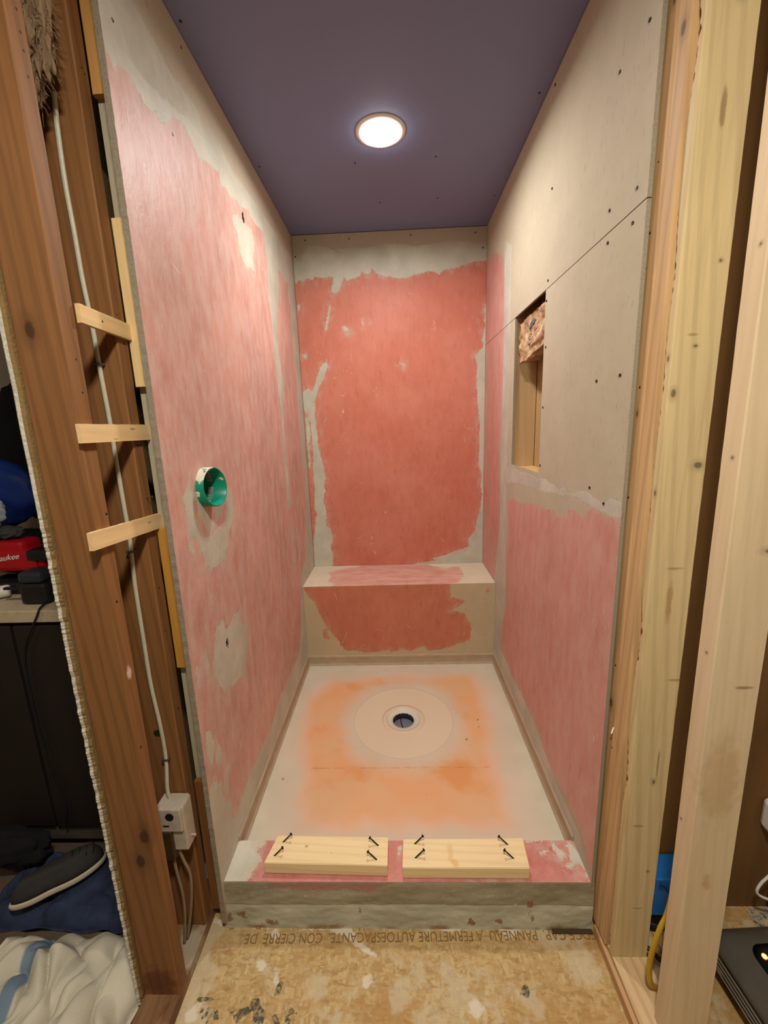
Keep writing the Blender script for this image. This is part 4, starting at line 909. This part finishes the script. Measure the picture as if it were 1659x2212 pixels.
# red power tool
M_REDP = plain('red plastic', lin(170, 14, 26), .35, .1)
tool = empty('power_tool', (-.70, .36, ZT)); tag(tool, 'red and black cordless power tool lying on the countertop', 'power tool')
MB().box(-.86, -.660, .33, .42, ZT + .075, ZT + .150, .016, None).box(-.800, -.700, .335, .415, ZT + .130, ZT + .178, .014).box(-.695, -.640, .34, .41, ZT + .082, ZT + .125, .010).build('housing', M_REDP, tool)
MB().box(-.690, -.575, .325, .425, ZT + .112, ZT + .150, .010).box(-.705, -.570, .322, .43, ZT + .020, ZT + .085, .015).lathe([(.020, -.006), (.024, .0), (.024, .004), (.012, .006)], (-.632, .322, ZT + .060), 28, 'y').build('grip', M_BLACK, tool)
MB().box(-.87, -.73, .325, .43, ZT + .0005, ZT + .040, .008).build('battery', M_BLACK, tool)
MB().lathe([(.017, -.001), (.017, .0012), (.012, .0016), (.006, .001)], (-.632, .3135, ZT + .060), 24, 'y').build('wheel', plain('dark rubber', (.03, .028, .026), .7, .1), tool)
text_mesh('Milwaukee', .026, plain('white print', (.75, .73, .70), .5, .02), 'logo_lettering', tool, Matrix.Translation((-.835, .3285, ZT + .108)) @ Matrix.Rotation(.12, 4, 'Y').inverted() @ Matrix.Rotation(math.pi / 2, 4, 'X'), .125, .0006, .35)
# marker-like white tube
tb = empty('white_tube', (-.80, .30, ZT)); tag(tb, 'white plastic tube lying at the front of the countertop', 'tube')
T = Matrix.Translation((-.862, .236, ZT + .022)) @ Matrix.Rotation(math.radians(-32), 4, 'Z').inverted() @ Matrix.Rotation(math.pi / 2, 4, 'Y')
mbt = MB().lathe([(.001, 0), (.019, 0), (.020, .004), (.020, .130), (.018, .136), (.001, .137)], (0, 0, 0), 28); mbt.v = [tuple(T @ Vector(v)) for v in mbt.v]; mbt.build('barrel', plain('white tube plastic', lin(214, 210, 200), .35, .03), tb, True)
mbt = MB().lathe([(.0204, .062), (.0206, .063), (.0206, .066), (.0204, .067)], (0, 0, 0), 28, caps=False); mbt.v = [tuple(T @ Vector(v)) for v in mbt.v]; mbt.build('band', M_BLACK, tb)
o = MB().box(-.648, -.560, .235, .30, ZT, ZT + .070, .012).build('battery_pack', M_BLACK); bpack = o; tag(o, 'black battery pack with a thin hanging cord at the front edge of the countertop', 'battery')
MB().box(-.642, -.566, .233, .298, ZT + .0702, ZT + .105, .010).build('pack_top', plain('dark blue grey plastic', lin(44, 48, 56), .4, .1), o)
MB().box(-.700, -.645, .240, .252, ZT + .048, ZT + .056, .002).build('clip', M_BLACK, o)
o = blob('blue_bag', (-.93, .50, ZT + .315), (.17, .055, .125), 5, plain('blue fabric', lin(8, 40, 110), .6, .1, 20), .10, 4, 'bright blue bag behind the red tool on the countertop', 'bag')
o = blob('dark_jacket', (-.90, .685, ZT + .46), (.165, .075, .26), 8, plain('black cloth', lin(14, 15, 18), .95, .2, 20), .18, 4, 'black jacket heaped behind the blue bag', 'jacket')
o = blob('dark_bundle', (-.86, .53, ZT + .090), (.22, .055, .085), 11, plain('black bundle cloth', lin(14, 12, 14), .9, .2, 20), .12, 4, 'black cloth bundle under the blue bag, behind the tool', 'cloth')
n = NT('clear film'); n.b.inputs['Alpha'].default_value = .55; n.bump(n.noise(30, 4), .6, .006); M_FILM = n.done(lin(170, 184, 190), .25)
o = blob('clear_plastic_bag', (-.885, .412, ZT + .265), (.075, .02, .065), 14, M_FILM, .25, 4, 'crumpled clear plastic bag in front of the blue bag', 'bag')
o = blob('grey_glove', (-.775, .375, ZT + .200), (.045, .03, .020), 17, plain('grey cloth', lin(60, 60, 58), .9, .2, 40), .35, 4, 'dark grey work glove on top of the red tool', 'glove')
MB().tube([(-.568, .236, ZT + .006), (-.553, .196, ZT + .006), (-.556, .184, ZT - .014), (-.620, .186, .66), (-.632, .188, .50), (-.625, .188, .30), (-.60, .188, .12), (-.61, .185, .03)], .003, 8).build('cord', M_BLACK, bpack)

# cloth heaps on the floor
def heap(name, x0, x1, y0, y1, h, seed, mat, label, cat, hf=None, N=150, folds=6.0):
    xs = np.linspace(x0, x1, N); ys = np.linspace(y0, y1, N); vs, fs = [], []
    for x in xs:
        for y in ys:
            u = (x - x0) / (x1 - x0); v = (y - y0) / (y1 - y0)
            wx = x + .06 * mn.noise((x * 7, y * 7, seed)); wy = y + .06 * mn.noise((x * 7 + 9, y * 7, seed))
            th = 3 * mn.noise((wx * 3.0, wy * 3.0, seed + 5))
            s1 = abs(math.sin((wx * math.cos(th) + wy * math.sin(th)) * folds * 5 + seed)) ** .6
            s2 = abs(mn.noise((wx * 11, wy * 11, seed + 2)))
            e = min(u, 1 - u, v, 1 - v); e += .05 * mn.noise((x * 12, y * 12, seed + 8)); k = max(0, min(1, e / .16)) ** .5
            z_ = ZS + .0015 + h * k * (.45 + .38 * s1 + .5 * s2) * (hf(x, y) if hf else 1)
            vs.append((x + .012 * mn.noise((x * 20, y * 20, seed)), y + .012 * mn.noise((x * 20, y * 20, seed + 3)), z_))
    for i in range(N - 1):
        for j in range(N - 1): a = i * N + j; fs.append((a, a + N, a + N + 1, a + 1))
    # close underneath
    M_ = len(vs); per = [i * N for i in range(N)] + [(N - 1) * N + j for j in range(1, N)] + [i * N + N - 1 for i in range(N - 2, -1, -1)] + [j for j in range(N - 2, 0, -1)]
    low = []
    for p in per: low.append(len(vs)); vs.append((vs[p][0], vs[p][1], ZS + .0005))
    for k in range(len(per)): a, b = k, (k + 1) % len(per); fs.append((per[a], per[b], low[b], low[a]))
    fs.append(tuple(low))
    o = mesh(name, vs, fs, mat, None, True); tag(o, label, cat); return o
n = NT('cream towel'); sp = n.t.nodes.new('ShaderNodeSeparateXYZ'); n.t.links.new(n.pos(), sp.inputs[0])
n.bump(n.noise(400, 3), .5, .002)
stripe = n.rng(n.m_('ABSOLUTE', n.m_('ADD', n.m_('ADD', sp.outputs[0], .478), n.m_('MULTIPLY', n.m_('SUBTRACT', n.noise(5, 2), .5), .12))), .026, .018)
M_TOWEL = n.done(n.mix(stripe, n.mix(n.noise(12, 3), lin(196, 188, 166), lin(222, 214, 194)), lin(120, 140, 158)), .95)
heap('bath_towel', -.62, -.170, -.44, -.042, .090, 3.0, M_TOWEL, 'cream towel with a blue stripe crumpled on the floor at left', 'towel', N=190, folds=4.2)
n = NT('denim'); n.bump(n.noise(300, 3), .4, .001)
M_DENIM = n.done(n.mix(n.noise(26, 4), lin(18, 24, 44), lin(58, 70, 98)), .9)
heap('blue_jeans', -.76, -.175, -.020, .192, .062, 9.0, M_DENIM, 'crumpled blue jeans on the floor behind the cream towel', 'jeans', folds=3.2)
# shoe
sh = empty('shoe', (-.56, .09, ZS + .07)); tag(sh, 'dark shoe with a pale sole edge lying on the blue jeans', 'shoe')
SM = Matrix.Translation((-.540, .060, ZS + .088)) @ Matrix.Rotation(math.radians(40), 4, 'Z') @ Matrix.Rotation(math.radians(-8), 4, 'X')
def shoe_ring(k, zz, N=48):
    out = []
    for i in range(N):
        a = 2 * math.pi * i / N; c, s = math.cos(a), math.sin(a)
        w = .044 * (1 + .16 * c - .18 * math.exp(-((c + .2) / .35) ** 2))
        out.append(tuple(SM @ Vector((.118 * c * k, w * s * k * (1 if k > .9 else k), zz))))
    return out
def loft(rings):
    vs = sum(rings, []); N = len(rings[0]); fs = []
    for i in range(len(rings) - 1):
        for k in range(N): fs.append((i * N + k, i * N + (k + 1) % N, (i + 1) * N + (k + 1) % N, (i + 1) * N + k))
    fs += [tuple(range(N))[::-1], tuple(range((len(rings) - 1) * N, len(rings) * N))]
    return vs, fs
v_, f_ = loft([shoe_ring(.96, -.012), shoe_ring(1.0, -.009), shoe_ring(1.02, .0), shoe_ring(.99, .006)]); mesh('sole', v_, f_, plain('pale sole rubber', lin(196, 184, 160), .6, .08), sh, True)
rings = []
for j in range(9):
    t = j / 8; rings.append(shoe_ring(.97 - .34 * t ** 1.6, .006 + .052 * math.sin(t * 1.5)))
v_, f_ = loft(rings); mesh('upper', v_, f_, plain('dark grey shoe cloth', lin(50, 48, 46), .8, .15, 60), sh, True)
mbl = MB()
for k in range(4):
    x = .035 + k * .018; mbl.tube([SM @ Vector((x, -.024, .050 - .1 * (x - .03))), SM @ Vector((x + .004, 0, .063 - .14 * (x - .03))), SM @ Vector((x, .024, .050 - .1 * (x - .03)))], .0022, 6)
mbl.build('lace', plain('black lace', (.01, .01, .01), .9, .1), sh)
o = blob('dark_garment', (-.76, .135, ZS + .115), (.13, .045, .060), 21, plain('black garment cloth', lin(20, 19, 22), .95, .2, 20), .25, 4, 'black garment heaped beside the shoe on the floor', 'garment')

# ================================================================ things seen past the right studs
# blue electrical box on the dark wall
bb = empty('blue_electrical_box', (1.22, .04, 0)); tag(bb, 'bright blue electrical box seen between the two front right studs', 'electrical box')
M_BLUE = plain('blue plastic', lin(38, 112, 190), .35, .08)
MB().box(1.188, 1.285, -.020, .050, -.045, .078, .003).build('box_shell', M_BLUE, bb)
MB().box(1.198, 1.212, -.0215, -.0195, .045, .066, .001).tube([(1.200, -.0225, .068), (1.212, -.0225, .060), (1.224, -.0225, .040)], .0035, 8).build('mounting_tab', plain('darker blue plastic', lin(24, 84, 160), .3, .08), bb)
o = MB().box(1.196, 1.30, -.012, .050, ZS + .0008, -.0465, .006).build('black_case', M_BLACK); tag(o, 'black case on the floor under the blue box', 'case')
o = MB().tube([(1.215, -.030, ZS + .043), (1.17, -.012, ZS + .045), (1.125, -.006, ZS + .045), (1.106, -.018, ZS + .045), (1.110, -.038, ZS + .045), (1.130, -.062, ZS + .045), (1.155, -.085, ZS + .046), (1.20, -.115, ZS + .006)], .0055, 10).build('cord_loop', M_BLACK, None, True)
tag(o, 'loop of black cord on the floor behind the rightmost stud', 'cord')
o = MB().tube([(1.160, -.120, .19), (1.128, -.150, .150), (1.110, -.160, .125), (1.099, -.163, .080), (1.095, -.162, .040), (1.096, -.160, -.010), (1.104, -.160, -.050), (1.125, -.155, ZS + .045)], .0068, 10, 6, .7).build('yellow_cord', plain('yellow jacket', lin(196, 158, 48), .5, .1), None, True)
tag(o, 'yellow cable hanging beside the foot of the rightmost stud', 'cord')
# clear lidded container with a red light inside
n = NT('clear storage plastic'); n.b.inputs['Transmission Weight'].default_value = .85; n.b.inputs['IOR'].default_value = 1.3; M_CLEAR = n.done(lin(200, 196, 186), .18)
ctn = empty('storage_container', (1.42, -.16, ZS)); tag(ctn, 'black storage container with a clear lid and red light, at lower right', 'container')
CM = Matrix.Translation((1.445, -.245, 0)) @ Matrix.Rotation(math.radians(3), 4, 'Z')
def rrect(a, b, r, z_, N=8):
    out = []
    for sx, sy, a0 in ((1, 1, 0), (-1, 1, 90), (-1, -1, 180), (1, -1, 270)):
        for k in range(N + 1):
            t = math.radians(a0 + 90 * k / N); out.append(tuple(CM @ Vector((sx * (a - r) + r * math.cos(t), sy * (b - r) + r * math.sin(t), z_))))
    return out
v_, f_ = loft([rrect(.115, .150, .03, ZS + .0008), rrect(.125, .160, .035, ZS + .01), rrect(.135, .170, .038, -.035), rrect(.142, .177, .04, -.032), rrect(.142, .177, .04, -.026)])
mesh('tub', v_, f_, plain('smoky tub plastic', lin(54, 48, 42), .3, .1), ctn, True)
v_, f_ = loft([rrect(.146, .181, .042, -.0255), rrect(.148, .183, .042, -.018), rrect(.142, .177, .04, -.010), rrect(.120, .155, .036, .010), rrect(.095, .130, .03, .018), rrect(.088, .120, .028, .018)])
mesh('lid', v_, f_, plain('grey glossy lid', lin(88, 84, 74), .18, .08), ctn, True)
v_, f_ = loft([rrect(.092, .126, .03, .0188), rrect(.080, .113, .028, .0200), rrect(.02, .03, .01, .0205)])
mesh('dark_panel', v_, f_, plain('dark panel', lin(22, 26, 24), .2, .1), ctn, True)
q = CM @ Vector((-.070, .100, .0)); MB().lathe([(.0055, 0), (.0055, .0025), (.003, .0035)], (q.x, q.y, .0200), 14).build('indicator_light', emit('red indicator', (1, .12, .05), 6), ctn)
mg = MB()
for k in range(4):
    y = -.10 + .02 * k; a = CM @ Vector((-.1495, -.15, -.030 - .012 * k)); b = CM @ Vector((-.1495, .15, -.030 - .012 * k)); mg.tube([a, b], .0022, 6, 1)
mg.build('rib', plain('grey rib plastic', lin(120, 112, 98), .25, .05), ctn)
# white plug and cord by the right frame edge
pg = MB().box(1.500, 1.57, .012, .0545, .175, .266, .012).build('white_adapter', M_PLASTIC_W); tag(pg, 'white plug-in adapter on the dark wall at the right edge', 'adapter')
MB().tube([(1.53, .028, .178), (1.56, .024, .12), (1.520, .012, .062), (1.492, .008, .030), (1.482, .006, .004), (1.496, .004, -.012), (1.54, .0, -.028), (1.60, -.01, -.05)], .0036, 8).build('white_cord', M_PLASTIC_W, pg, True)
o = MB().tube([(1.510, .048, .50), (1.487, .036, .48), (1.483, .034, .455), (1.497, .040, .425), (1.53, .048, .41)], .0045, 8).build('black_wire_loop', M_BLACK, None, True); tag(o, 'small black wire loop on the dark wall at the right edge', 'wire')
o = MB().box(1.20, 1.30, -.08, -.012, ZS + .0008, ZS + .006, .001).build('wood_scrap', mpr); tag(o, 'small wood scrap on the floor behind the right studs', 'wood scrap')
